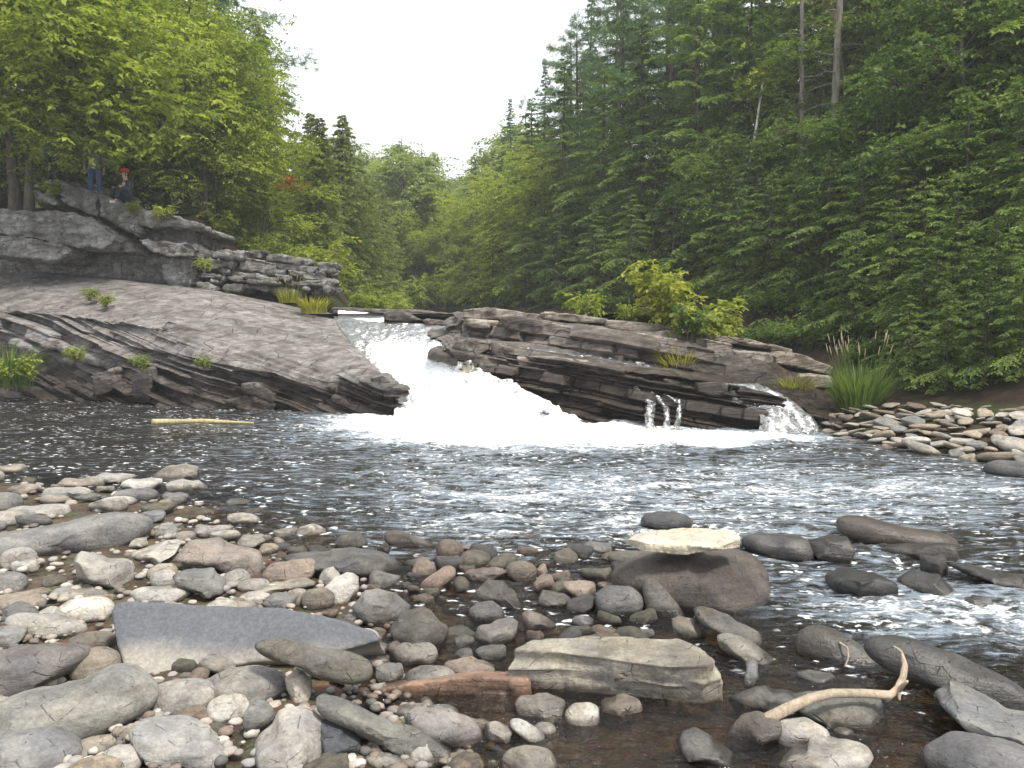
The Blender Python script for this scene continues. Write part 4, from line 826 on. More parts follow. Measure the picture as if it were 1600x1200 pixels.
# -- fill: loose stones and cobbles, each its own object
FB = []
for k in range(26):
    typ = 'afraaf'[k % 6]; pol = auto_outline(-50, -50 * (.55 + .35 * random.random()), 50, 40, typ, random.uniform(-.15, .15), 900 + k)
    W, F, _ = stone_mesh(pol, 900 + k, typ, 3, random.uniform(.6, .95), .1, .01)
    W = W[:, [0, 2, 1]]; FB.append(mesh('stone', W, F)); FB[-1].materials.append(M['stone'])
FC = [('pale', 'pale grey', 5), ('white', 'whitish', 2), ('tan', 'tan', 3), ('grey', 'mid-grey', 4), ('brown', 'brown', 2), ('olive', 'dark olive', 2)]
def pick(r): return FC[r.choice(len(FC), p=np.array([c[2] for c in FC]) / sum(c[2] for c in FC))]
def clash(x, y, r, f=.8): return any((x - a) ** 2 + (y - b) ** 2 < (f * (r + q)) ** 2 for a, b, q in STONES_XY)
r = np.random.default_rng(5); cnt = 0; tries = 0
while cnt < 120 and tries < 16000:
    tries += 1
    px, py = r.uniform(-60, 900), r.uniform(735, 1230)
    if px > 430 and r.random() < .2: continue
    q = atz(px, py, .03); L = interp(q[1], SHORE) - q[0]
    if L < -.5 - .5 * r.random(): continue
    sz = r.uniform(.045, .125) * (1 if py > 850 else 1.35)
    if clash(q[0], q[1], sz, .64): continue
    z = float(bed_z(np.array([q[0]]), np.array([q[1]]))[0]); cn, cl, _ = pick(r); b = int(r.integers(len(FB)))
    o = bpy.data.objects.new('stone', FB[b]); COL.objects.link(o); fl = r.uniform(.45, .8)
    o.scale = (sz * 2, sz * 2, sz * 2 * fl); o.location = (q[0], q[1], z + sz * .30); o.rotation_euler = (r.uniform(-.25, .25), r.uniform(-.25, .25), r.uniform(0, 6.3))
    j = r.uniform(.65, 1.0); o.color = (*[c * j for c in SC[cn]], 1)
    shp = ('angular', 'flattish', 'rounded', 'angular', 'angular', 'flattish')[b % 6]; tag(o, f'small {cl} {shp} stone lying loose among the larger shore stones', 'stone', 'small loose stones of the shore'); STONES_XY.append((q[0], q[1], sz)); cnt += 1
cnt = 0; tries = 0
while cnt < 60 and tries < 6000:                # darker wet stones standing in the shallows
    tries += 1; px, py = r.uniform(440, 1010), r.uniform(858, 1030); q = atz(px, py, 0); sz = r.uniform(.05, .13)
    if clash(q[0], q[1], sz, .68): continue
    b = int(r.integers(len(FB))); cn, cl = [('olive', 'dark olive'), ('dark', 'blackish'), ('brown', 'brown'), ('grey', 'mid-grey'), ('pink', 'pinkish')][r.choice(5, p=[.32, .28, .14, .2, .06])]
    o = bpy.data.objects.new('stone', FB[b]); COL.objects.link(o); fl = r.uniform(.6, 1.0); o.scale = (sz * 2, sz * 2, sz * 2 * fl); o.location = (q[0], q[1], sz * .16); o.rotation_euler = (r.uniform(-.4, .4), r.uniform(-.4, .4), r.uniform(0, 6.3))
    j = r.uniform(.7, 1.1); o.color = (*[c * j for c in SC[cn]], .55); shp = ('angular', 'flattish', 'rounded', 'angular', 'angular', 'flattish')[b % 6]
    tag(o, f'small wet {cl} {shp} stone standing in the shallows by the shore', 'stone', 'small wet stones in the shallows'); STONES_XY.append((q[0], q[1], sz)); cnt += 1
# pebbles too small to tell apart
D2, F2 = ico(2); mb = MB(); r = np.random.default_rng(15); k = 0
while k < 2300:
    px, py = r.uniform(-80, 1100), r.uniform(740, 1260); q = atz(px, py, .02); L = interp(q[1], SHORE) - q[0]
    if L < -.35 - .9 * r.random() ** 2: continue
    sz = r.uniform(.010, .034) * (1.3 if py < 850 else 1); z = float(np.clip(-.012 + .06 * math.tanh(L / .9) if L > 0 else -.012 + .13 * L, -.1, .2))
    m = D2 * np.array((r.uniform(.8, 1.3), r.uniform(.7, 1), r.uniform(.4, .7))) * sz
    m = m * (1 + .22 * pn(D2 * 1.3 + k * .37, 2))[:, None]; a = r.uniform(0, 6.3); ca, sa = math.cos(a), math.sin(a)
    m = np.stack([m[:, 0] * ca - m[:, 1] * sa, m[:, 0] * sa + m[:, 1] * ca, m[:, 2]], 1) + (q[0], q[1], z + sz * .3 + .008)
    mb.add(m, None, F2, r.random()); k += 1
n = NB('pebbles'); t_ = n.n('Attribute', attribute_name='tint').outputs['Fac']; g_ = n.n('NewGeometry').outputs['Position']; f_ = n.noise(g_, 70, 4, .6); sx = n.n('SeparateXYZ'); n.l(g_, sx.inputs[0])
rp = n.n('ValToRGB'); n.l(t_, rp.inputs[0]); el_ = rp.color_ramp.elements; el_[0].color = c4(.12, .115, .11); el_[1].color = c4(.50, .47, .42)
for ps, cl in ((.25, (.22, .17, .13, 1)), (.5, (.30, .29, .28, 1)), (.75, (.36, .31, .25, 1))): e_ = el_.new(ps); e_.color = cl
wt_ = n.mapr(sx.outputs[2], .005, .035, 1, 0); c_ = n.mix(n.mapr(f_, .3, .7), n.mix(1, rp.outputs[0], c4(.75), 'MULTIPLY'), rp.outputs[0]); c_ = n.mix(wt_, c_, n.mix(1, c_, c4(.4, .37, .34), 'MULTIPLY'))
M['pebble'] = n.done(n.bsdf(c_, n.mapr(wt_, 0, 1, .8, .3, False), n.bump(f_, .4, .006), .35).outputs[0])
o = obj('pebbles', mb.mesh('pebbles'), M['pebble']); tag(o, 'small pebbles filling the gaps between the shore stones', 'pebbles', kind='stuff')

# -- pile of flat stones on the far shore by the grass
r = np.random.default_rng(8); PILE = []; tries = 0
while len(PILE) < 125 and tries < 6000:
    tries += 1
    px, py = r.uniform(1275, 1640), r.uniform(640, 742)
    lo = np.interp(px, [1275, 1300, 1400, 1500, 1640], [690, 695, 712, 730, 752]); hi = np.interp(px, [1275, 1310, 1360, 1450, 1640], [672, 652, 638, 640, 648])
    if not hi < py < lo: continue
    q = hit(px, py); z = q[2]
    s = r.uniform(.10, .26) * (.8 if py < 665 else 1)
    if any((q[0] - a) ** 2 + (q[1] - b) ** 2 * .6 < (.62 * (s + c)) ** 2 for a, b, c in PILE): continue
    PILE.append((q[0], q[1], s)); b = int(r.integers(len(FB))); cn, cl = [('pale', 'pale grey'), ('tan', 'tan'), ('grey', 'mid-grey'), ('brown', 'brown'), ('white', 'whitish')][r.choice(5, p=[.34, .24, .24, .12, .06])]
    o = bpy.data.objects.new('flat_rock', FB[b]); COL.objects.link(o); o.scale = (s * 2.3, s * 1.9, s * r.uniform(.55, .95)); o.location = (q[0], q[1], z + .06 + .03 * r.random()); o.rotation_euler = (r.uniform(-.35, .35), r.uniform(-.3, .3), r.uniform(0, 6.3))
    j = r.uniform(.8, 1.1); o.color = (*[c * j for c in SC[cn]], 1); tag(o, f'{cl} flat stone in the pile beside the tall grass clump', 'stone', 'flat stones of the pile by the tall grass')
# boulders of white foam-washed rock at the pile tip
# -- driftwood
dp = [(1180, 1136, .05), (1205, 1120, .09), (1240, 1102, .14), (1268, 1090, .165), (1300, 1083, .17), (1350, 1083, .16), (1392, 1086, .13), (1402, 1076, .15), (1411, 1058, .20), (1414, 1038, .26), (1408, 1018, .31)]
d0 = atz(1300, 1110, 0)[1] - .20; path = np.array([P(x, y, d0 + .02 * k) for k, (x, y, z) in enumerate(dp)]); path = resample(path, 60)
mb = MB(); rad = np.interp(np.linspace(0, 1, 60), [0, .1, .5, .8, .92, 1], [.024, .021, .017, .0155, .013, .006]); mb.tube(path, rad, 12, wob=.35, seed=3)
c = path.mean(0); dr = root('driftwood', c, 'bleached curved driftwood stick bent upward at one end over stones', 'driftwood'); obj('stick', mb.mesh('stick', off=c), M['drift'], dr)
for pts, ra in (([P(1404, 1078, d0 + .14), P(1412, 1070, d0 + .1), P(1418, 1064, d0 + .08)], [.012, .009, .005]), ([P(1408, 1019, d0 + .2), P(1402, 1013, d0 + .2), P(1395, 1009, d0 + .2)], [.008, .005, .002]), ([P(1404, 1086, d0 + .12), P(1406, 1094, d0 + .1)], [.009, .004])):
    mb = MB(); mb.tube(resample(pts, 6), np.interp(np.linspace(0, 1, 6), np.linspace(0, 1, len(ra)), ra), 7); obj('twig_stub', mb.mesh('twig_stub', off=c), M['drift'], dr)
pts = resample([P(1312, 1004, 4.05), P(1324, 1012, 4.0), P(1326, 1028, 3.98), P(1320, 1042, 3.96)], 12); mb = MB(); mb.tube(pts, np.linspace(.006, .003, 12), 6)
tag(obj('twig', mb.mesh('twig', off=pts.mean(0)), M['drift'], None, pts.mean(0)), 'thin curled twig hanging over the dark green-grey stone', 'twig')
pts = resample([atz(238, 659, .02), atz(320, 658, .03), atz(396, 661, .02)], 20); mb = MB(); mb.tube(pts, np.interp(np.linspace(0, 1, 20), [0, .3, 1], [.05, .04, .02]), 8, wob=.3)
M['straw'] = mat_bark('yellow_stick', c4(.38, .30, .14), c4(.58, .48, .27), 3)
tag(obj('floating_stick', mb.mesh('floating_stick', off=pts.mean(0)), M['straw'], None, pts.mean(0)), 'straight yellowish stick floating on the dark pool below the grey ledge', 'stick')
#=====PLANTS
# ------------------------------------------------------------------ plants: generators
UPV = np.array((0, 0, 1.0))
def unit(v): return v / (np.linalg.norm(v, axis=-1, keepdims=True) + 1e-9)
def leaves(mb, b, d, nrm, L, W, tint, bend=.25):
    """one four-cornered leaf per row: base, two sides, drooping tip"""
    d = unit(d); s = unit(np.cross(d, nrm)); nn = np.cross(s, d); L = np.broadcast_to(L, (len(b),))[:, None]; W = np.broadcast_to(W, (len(b),))[:, None]
    m = b + d * L * .42 + nn * L * .06; tip = b + d * L - UPV * L * bend
    V = np.stack([b, m + s * W, tip, m - s * W], 1).reshape(-1, 3); i = np.arange(len(b)) * 4
    mb.add(V, np.stack([i, i + 1, i + 2, i + 3], 1), None, np.repeat(tint, 4))
def bez(a, b, c, n): t = np.linspace(0, 1, n)[:, None]; return a * (1 - t) ** 2 + 2 * b * t * (1 - t) + c * t * t
def sprays(mb, c, ax, rng, n, length, leaf, wid, flat=.35, droop=.3):
    """flat sprays: n leaves set alternately along a drooping twig"""
    N = len(c); ax = unit(ax); t = (np.arange(n) + .5) / n; side = unit(np.cross(ax, UPV) + rng.normal(0, .15, (N, 3)))
    Lk = length * rng.uniform(.7, 1.3, N)
    b = c[:, None] + ax[:, None] * (t[None, :, None] * Lk[:, None, None]) - UPV * (droop * (t[None] ** 2) * Lk[:, None])[..., None]
    sg = np.where(np.arange(n) % 2, 1., -1.)[None, :, None]
    d = ax[:, None] * .55 + side[:, None] * sg * .9 + rng.normal(0, .28, (N, n, 3)) - UPV * .18
    nr = UPV + rng.normal(0, flat, (N, n, 3))
    tint = np.clip(rng.normal(.5, .16, (N, 1)) + rng.normal(0, .13, (N, n)), 0, 1)
    sc = rng.uniform(.7, 1.25, (N * n))
    leaves(mb, b.reshape(-1, 3), d.reshape(-1, 3), nr.reshape(-1, 3), leaf * sc, wid * sc, tint.ravel())
def broadleaf(seed, H, R, tr, leaf, nspray, base=.3, nl=16, trunks=1, lean=(0, 0), low=0., mat='leafM', nleaf=9, slen=.5, profile=None, bark='bark', name='maple_tree', clip=None):
    r = np.random.default_rng(seed); wood = MB(); lf = MB(); limb_pts = []; 
    for k in range(trunks):
        off = np.array((r.normal(0, .35), r.normal(0, .3), 0)) * (trunks > 1); tip = np.array((lean[0] * H, lean[1] * H, H * .93)) + off * 5 + r.normal(0, .2, 3) * (1, 1, 0)
        path = bez(off - UPV * .4, off + np.array((lean[0] * H * .2, lean[1] * H * .2, H * .5)) + r.normal(0, .25, 3), tip, 18); path += np.stack([.12 * pn(path * .6, seed), .12 * pn(path * .6, seed + 1), 0 * path[:, 0]], 1)
        wood.tube(path, np.linspace(tr * (1.1 if k == 0 else .75), tr * .12, 18) + np.exp(-np.linspace(0, 18, 18)) * tr * .5, 9, wob=.2, seed=seed)
        for j in range(nl // trunks):
            f = base + (.97 - base) * (j + r.random()) / (nl // trunks); p0 = path[int(np.clip(f, 0, .99) * 17)]; a = 2.4 * j + r.uniform(0, .8) + k * 1.7
            pr = profile(f) if profile else (math.sin(math.pi * min(1, .18 + .86 * (f - base) / (1 - base))) ** .6)
            Lh = R * pr * r.uniform(.75, 1.15); dr = np.array((math.cos(a), math.sin(a), 0))
            p2 = p0 + dr * Lh + UPV * (Lh * r.uniform(.1, .45) - low * Lh * (1 - f)); p1 = p0 + dr * Lh * .45 + UPV * Lh * r.uniform(.25, .45)
            lp_ = bez(p0, p1, p2, 12); wood.tube(lp_, np.linspace(tr * .32 * (1.1 - f * .7), .012, 12), 6); limb_pts.append((lp_, Lh))
            for q in range(5):
                t = r.uniform(.3, .95); b0 = lp_[int(t * 11)]; a2 = a + r.choice((-1, 1)) * r.uniform(.4, 1.1); L2 = Lh * r.uniform(.25, .5) * (1.15 - t * .5); d2 = np.array((math.cos(a2), math.sin(a2), 0))
                sp = bez(b0, b0 + d2 * L2 * .5 + UPV * L2 * .2, b0 + d2 * L2 + UPV * L2 * r.uniform(-.25, .2), 7); wood.tube(sp, np.linspace(.022, .006, 7), 5, cap=False); limb_pts.append((sp, L2))
    wts = np.array([l for _, l in limb_pts]); wts /= wts.sum(); idx = r.choice(len(limb_pts), nspray, p=wts); t = r.uniform(.25, 1.0, nspray) ** .7
    c = np.array([limb_pts[i][0][min(len(limb_pts[i][0]) - 1, int(tt * len(limb_pts[i][0])))] for i, tt in zip(idx, t)]); tan = np.array([limb_pts[i][0][-1] - limb_pts[i][0][0] for i in idx])
    c = c + r.normal(0, 1, (nspray, 3)) * np.array((.34, .34, .24)) * min(1.2, R / 3.5); ax = unit(tan) * .5 + unit(r.normal(0, 1, (nspray, 3)) * (1, 1, .35)) * .9
    if clip is not None: kp = clip(c); c, ax = c[kp], ax[kp]
    sprays(lf, c, ax, r, nleaf, slen, leaf, leaf * .36)
    return tree_obj(name, wood, lf, bark, mat)
def tree_obj(name, wood, lf, bark, mat):
    e = bpy.data.objects.new(name, None); e.empty_display_size = .2
    t = bpy.data.objects.new('trunk', wood.mesh('trunk')); t.data.materials.append(M[bark]); t.parent = e
    c = bpy.data.objects.new('crown', lf.mesh('crown', smooth=False)); c.data.materials.append(M[mat]); c.parent = e
    return e
def conifer(seed, H, R, tr, base=.08, nb=110, kind='hemlock', p=.8, mat='hemlock', droop=.25, twig=.32, leaf=.13, lw=.034, dens=1.0, name='hemlock_tree', bark='barkP', sparse=.0, top=1.0):
    r = np.random.default_rng(seed); wood = MB(); lf = MB()
    path = np.stack([.06 * pn(np.stack([np.full(20, 1. * seed), np.linspace(0, 4, 20), np.zeros(20)], 1), 1) * H * .1, .06 * pn(np.stack([np.full(20, 2. * seed), np.linspace(0, 4, 20), np.zeros(20)], 1), 2) * H * .1, np.linspace(-.4, H * top, 20)], 1)
    wood.tube(path, tr * (1 - np.linspace(0, 1, 20)) ** .8 * .95 + .006 + np.exp(-np.linspace(0, 20, 20)) * tr * .4, 9, wob=.12, seed=seed)
    C, A, Ln = [], [], []
    for k in range(nb):
        f = base + (1 - base) * ((k + r.random()) / nb) ** .9; p0 = np.array([np.interp(f * H, path[:, 2], path[:, 0]), np.interp(f * H, path[:, 2], path[:, 1]), f * H])
        if r.random() < sparse * (1 - f): continue
        g = (f - base) / (1 - base); L = R * ((1 - g) ** p * min(1, .55 + 2.2 * g) + .04) * r.uniform(.5, 1.3); a = k * 2.4 + r.uniform(-.5, .5); d = np.array((math.cos(a), math.sin(a), 0))
        rise = (.18 if kind == 'pine' else .08) * L * (1 if f > .3 else .3)
        p2 = p0 + d * L + UPV * (rise * (1 if kind == 'pine' else 0) - droop * L * (1.1 - g)); p1 = p0 + d * L * .5 + UPV * rise * (1.2 if kind != 'pine' else .2)
        bp = bez(p0, p1, p2, 9); wood.tube(bp, np.linspace(.022 * (L / R) + .005, .003, 9), 4, cap=False)
        if kind == 'pine':
            m = max(4, int(L * 9 * dens)); t = r.uniform(.28, 1.05, m); c = np.stack([np.interp(t, np.linspace(0, 1, 9), bp[:, q]) for q in range(3)], 1)
            c += np.cross(d, UPV) * (r.normal(0, .26, m) * L * (t * .5 + .1))[:, None] + UPV * r.normal(.05, .10, m)[:, None]; C.append(c); A.append(np.tile(d, (m, 1)))
        else:
            m = max(7, int(L * 21 * dens)); t = r.uniform(.06, 1, m); c = np.stack([np.interp(t, np.linspace(0, 1, 9), bp[:, q]) for q in range(3)], 1)
            sd = np.cross(d, UPV) * r.choice((-1, 1), m)[:, None]; ax = unit(d * r.uniform(.5, .9, m)[:, None] + sd * r.uniform(.5, 1, m)[:, None] - UPV * r.uniform(.05, .4, m)[:, None])
            C.append(c); A.append(ax); Ln.append(twig * L * (1.05 - t * .75) * r.uniform(.6, 1.2, m))
    C = np.vstack(C); A = np.vstack(A)
    if kind == 'pine':
        n = 13; N = len(C); d = unit(r.normal(0, 1, (N, n, 3)) * (1, 1, .8) + A[:, None] * .5 + UPV * .45); L = r.uniform(.16, .30, (N, n))
        tint = np.clip(r.normal(.5, .2, (N, 1)) + r.normal(0, .08, (N, n)), 0, 1)
        b = np.repeat(C, n, 0); leaves(lf, b, d.reshape(-1, 3), r.normal(0, 1, (N * n, 3)), L.ravel(), .013, tint.ravel(), .1)
    else:
        Ln = np.concatenate(Ln); n = 5; N = len(C); t = (np.arange(n) + .3) / n; side = unit(np.cross(A, UPV))
        b = C[:, None] + A[:, None] * (t[None] * Ln[:, None])[..., None] - UPV * (.25 * t[None] ** 2 * Ln[:, None])[..., None]
        sg = np.where(np.arange(n) % 2, 1., -1.)[None, :, None]; d = A[:, None] * .9 + side[:, None] * sg * .55 + r.normal(0, .2, (N, n, 3))
        nr = (UPV if kind == 'hemlock' else side[:, None]) + r.normal(0, .35, (N, n, 3)); tint = np.clip(r.normal(.36, .2, (N, 1)) + .30 * t[None] + r.normal(0, .08, (N, n)), 0, 1)
        sc = r.uniform(.7, 1.3, N * n); leaves(lf, b.reshape(-1, 3), d.reshape(-1, 3), nr.reshape(-1, 3), leaf * sc, lw * sc, tint.ravel(), .2)
    return tree_obj(name, wood, lf, bark, mat)
def bush(seed, R, H, leaf, ns, mat, name, nleaf=8, slen=.3, stems=9):
    r = np.random.default_rng(seed); wood = MB(); lf = MB(); C, A = [], []
    for k in range(stems):
        a = k * 2.4 + r.uniform(0, .6); l = R * r.uniform(.4, 1); h = H * r.uniform(.6, 1); d = np.array((math.cos(a), math.sin(a), 0))
        p = bez(d * .05 - UPV * .15, d * l * .35 + UPV * h * .7, d * l + UPV * h * r.uniform(.75, 1), 10); wood.tube(p, np.linspace(.018, .004, 10), 5, cap=False)
        m = ns // stems; t = r.uniform(.25, 1, m); C.append(np.stack([np.interp(t, np.linspace(0, 1, 10), p[:, q]) for q in range(3)], 1) + r.normal(0, .09 * R + .03, (m, 3))); A.append(unit(r.normal(0, 1, (m, 3)) * (1, 1, .4) + d * .5))
    sprays(lf, np.vstack(C), np.vstack(A), r, nleaf, slen, leaf, leaf * .36); return tree_obj(name, wood, lf, 'bark', mat)
def blades(seed, n, R, H, W, lean=.5):
    r = np.random.default_rng(seed); mb = MB(); K = 6; t = np.linspace(0, 1, K)
    for _ in range(n):
        a = r.uniform(0, 6.3); q = R * math.sqrt(r.random()); b = np.array((q * math.cos(a), q * math.sin(a), -.05)); h = H * r.uniform(.55, 1.05); d = np.array((math.cos(a), math.sin(a), 0)) * lean * (q / R * .7 + .3) * r.uniform(.3, 1.2) + r.normal(0, .12, 3) * (1, 1, 0)
        c = b + d * h * (t ** 1.8)[:, None] + UPV * h * (t * (1 - .18 * t * np.linalg.norm(d) / .5))[:, None]; s = np.cross(unit(d), UPV); wd = W * (1 - t ** 2) + .0008
        V = np.stack([c - s * wd[:, None], c + s * wd[:, None]], 1).reshape(-1, 3); i = np.arange(K - 1) * 2; mb.add(V, np.stack([i, i + 1, i + 3, i + 2], 1), None, r.random())
    return mb
def put(proto, px, d, sc, label, cat, group=None, rot=None, z=None, tilt=(0, 0), sz=None):
    """stand a copy of a plant on the ground at that column and distance"""
    e = copy_tree(proto); x = (px - 800) / FPX * d; e.location = (x, d, (gz(x, d) if z is None else z) - .05)
    e.rotation_euler = (tilt[0], tilt[1], random.uniform(0, 6.3) if rot is None else rot); e.scale = (sc, sc, sc if sz is None else sz); tag(e, label, cat, group); return e

# prototypes (never linked themselves; every plant in the scene is a copy)
mapA = broadleaf(11, 13, 5.2, .24, .125, 2600, base=.10, nl=26, trunks=2, low=.30, slen=.6)
mapL = broadleaf(19, 8.0, 5.6, .15, .15, 4600, base=.14, nl=34, trunks=2, low=.30, slen=.65, clip=lambda c: c[:, 2] > .95 + .15 * np.minimum(0, c[:, 1]))
mapB = broadleaf(12, 12, 4.2, .18, .12, 2300, base=.14, nl=24, low=.35, slen=.6)
mapC = broadleaf(13, 9, 3.4, .13, .12, 1900, base=.08, nl=22, low=.3, slen=.55)
darkA = broadleaf(14, 8, 3.0, .12, .12, 1700, base=.10, nl=22, low=.2, mat='leafD', name='young_broadleaf_tree')
darkB = broadleaf(15, 6, 2.6, .09, .11, 1500, base=.05, nl=20, low=.25, mat='leafD', name='young_broadleaf_tree')
farA = broadleaf(16, 13, 4.0, .2, .26, 1500, base=.08, nl=24, low=.2, mat='farleaf', nleaf=7, slen=.9, name='distant_tree')
farB = broadleaf(17, 12, 3.2, .2, .26, 1300, base=.06, nl=24, low=.2, mat='farleaf', nleaf=7, slen=.9, name='distant_tree')
hemA = conifer(21, 12, 3.2, .17, nb=88, dens=1.35); hemB = conifer(22, 10, 3.4, .15, base=.03, nb=78, droop=.38, dens=1.35); hemC = conifer(23, 4.5, 2.2, .06, base=.02, nb=50, droop=.3, leaf=.10, lw=.024, dens=1.2, name='hemlock_sapling')
pineA = conifer(31, 22, 4.4, .30, base=.28, nb=62, kind='pine', p=.55, mat='pine', droop=.05, name='white_pine', dens=1.9); pineB = conifer(32, 20, 3.9, .26, base=.40, nb=46, kind='pine', p=.5, mat='pine', droop=.02, name='white_pine', dens=1.9)
pineC = conifer(33, 17, 4.6, .26, base=.16, nb=60, kind='pine', p=.6, mat='pine', droop=.1, name='white_pine', dens=1.9)
sprA = conifer(34, 20, 2.6, .22, base=.15, nb=170, mat='pine', droop=.3, p=.9, leaf=.17, lw=.04, dens=.75, name='spruce_tree')
cedA = conifer(35, 10, 2.2, .2, base=.10, nb=150, mat='cedar', kind='cedar', droop=.15, p=.7, leaf=.17, lw=.045, twig=.42, name='cedar_tree'); cedB = conifer(36, 9, 2.4, .16, base=.06, nb=140, mat='cedar', kind='cedar', droop=.3, p=.75, leaf=.17, lw=.045, twig=.42, name='cedar_tree')
bushM = bush(41, 1.3, 1.6, .11, 330, 'leafM', 'shrub'); bushD = bush(42, 1.2, 1.3, .10, 330, 'leafD', 'shrub'); bushY = bush(43, .75, 1.0, .085, 210, 'leafY', 'shrub', slen=.26)
def snag(seed, H, tr, nb, bl, base=.2, bark='dead', name='dead_tree'):
    r = np.random.default_rng(seed); e = bpy.data.objects.new(name, None); w1 = MB(); w2 = MB(); path = np.stack([.1 * np.sin(np.linspace(0, 3, 16) + seed), .08 * np.cos(np.linspace(0, 4, 16)), np.linspace(-.4, H, 16)], 1); w1.tube(path, np.linspace(tr, .02, 16), 8, wob=.15)
    for k in range(nb):
        f = base + (.98 - base) * r.random(); p0 = np.array([np.interp(f * H, path[:, 2], path[:, q]) for q in range(2)] + [f * H]); a = r.uniform(0, 6.3); d = np.array((math.cos(a), math.sin(a), 0)); L = bl * r.uniform(.3, 1) * (1.1 - f * .6)
        p = bez(p0, p0 + d * L * .5 + UPV * .05, p0 + d * L - UPV * L * r.uniform(-.1, .35), 8); w2.tube(p, np.linspace(.018, .004, 8), 4, cap=False)
        for _ in range(3): b = p[r.integers(3, 8)]; w2.tube(bez(b, b + r.normal(0, .15, 3), b + r.normal(0, .3, 3) - UPV * .1, 4), np.linspace(.006, .002, 4), 3, cap=False)
    for nm, w_, in (('trunk', w1), ('branches', w2)):
        t = bpy.data.objects.new(nm, w_.mesh(nm)); t.data.materials.append(M[bark]); t.parent = e
        if nm == 'branches': t['kind'] = 'stuff'
    return e
snagA = snag(51, 15, .14, 60, 1.6, .15); snagB = snag(52, 13, .10, 40, 1.2, .3)

# ---- left bank
put(mapL, 34, 24.9, 1.0, 'large twin-trunked maple spreading leafy branches over the overhanging ledge', 'maple tree', rot=0, z=5.3)
mp = [o for o in COL.objects if o.get('label', '').startswith('large twin-trunked')][0]; mo_ = np.array(mp.location); r = np.random.default_rng(91)
for k, (px, py, d, z0) in enumerate([(70, 215, 22.6, 2.2), (120, 235, 22.4, 2.4), (165, 222, 22.6, 2.6), (205, 236, 22.6, 2.6), (250, 225, 22.8, 2.8), (300, 215, 23.0, 2.8), (100, 180, 22.0, 2.8), (180, 175, 22.2, 3.0), (270, 165, 22.6, 3.2), (330, 180, 23.2, 3.2), (30, 190, 22.0, 2.2), (140, 130, 21.8, 3.4), (230, 110, 22.2, 3.6), (310, 115, 22.8, 3.8), (60, 110, 21.6, 3.2), (20, 60, 21.2, 3.6), (130, 60, 21.6, 4.2), (215, 45, 22, 4.6), (300, 55, 22.6, 4.6), (150, 244, 22.5, 2.5), (95, 236, 22.4, 2.3), (185, 246, 22.5, 2.6), (128, 228, 22.2, 2.6)]):
    a0 = np.array((.15, -.05, z0)); tip = P(px, py, d) - mo_; pth = bez(a0, (a0 + tip) / 2 + UPV * .7, tip, 14); w_ = MB(); w_.tube(pth, np.linspace(.05, .008, 14), 6); obj('limb', w_.mesh('limb'), M['bark'], mp)
    N_ = 60; t_ = r.uniform(.45, 1.0, N_); c_ = np.stack([np.interp(t_, np.linspace(0, 1, 14), pth[:, q]) for q in range(3)], 1) + r.normal(0, 1, (N_, 3)) * (.40, .40, .20); lf_ = MB()
    sprays(lf_, c_, r.normal(0, 1, (N_, 3)) * (1, 1, .3) + (.4, -.3, 0), r, 9, .55, .145, .052); obj('foliage', lf_.mesh('foliage', smooth=False), M['leafM'], mp)
put(mapB, 150, 27.6, 1.0, 'leafy maple standing behind the jeans-clad person', 'maple tree', rot=1.2)
put(mapA, -70, 27.0, 1.0, 'broad maple at the edge of the bank beyond the twin-trunked maple', 'maple tree', rot=2.4)
put(mapB, 205, 28.6, .95, 'maple with low hanging branches behind the red-capped person', 'maple tree', rot=3.0)
MG = 'maples of the wood behind the ledge'
for px, d, sc, pr in ((90, 33, 1.15, mapA), (105, 34, 1.2, mapA), (225, 35, 1.15, mapB), (-140, 31, 1.2, mapB), (20, 38, 1.35, mapB), (150, 40, 1.3, mapA), (270, 33, 1.0, mapC)):
    put(pr, px, d, sc, 'tall maple deep in the wood behind the overhanging ledge', 'maple tree', MG)
for px, d, sc in ((330, 27.4, .70), (352, 28.2, .80), (410, 29.5, .64), (300, 28.6, .9), (430, 33, .62)):
    put(mapC, px, d, sc, 'small bushy maple above the low blocky rock wall', 'maple tree', 'small maples above the block wall')
put(pineC, 352, 34, .85, 'tall pine with needled boughs rising behind the small maples', 'pine tree', rot=.7)
put(sprA, 330, 38, .95, 'dark spruce behind the tall pine in the maple wood', 'spruce tree')
put(cedA, 505, 31, .56, 'olive cedar growing at the end of the blocky rock wall', 'cedar tree', rot=0)
put(cedB, 540, 37, .80, 'pointed olive cedar beside the upstream water', 'cedar tree')
for px, d, sc, pr in ((490, 40, .74, cedA), (575, 44, .66, cedB), (600, 52, .7, cedA), (520, 46, .75, cedB), (415, 36, 1.0, cedB)):
    put(pr, px, d, sc, 'cedar in the dense row along the upstream bank', 'cedar tree', 'cedars along the upstream bank')
for px, d, sc in ((470, 27.8, .55), (515, 29, .6), (560, 33, .7), (585, 37, .8), (350, 26.8, .5), (610, 43, .9), (440, 27.2, .5), (640, 50, 1)):
    put(bushM, px, d, sc * 1.2, 'low leafy shrub upstream of the blocky rock wall', 'shrub', 'shrubs upstream of the blocky rock wall')
put(bushY, 497, 27.0, 1.7, 'yellow-leaved shrub above the end of the rock wall', 'shrub')

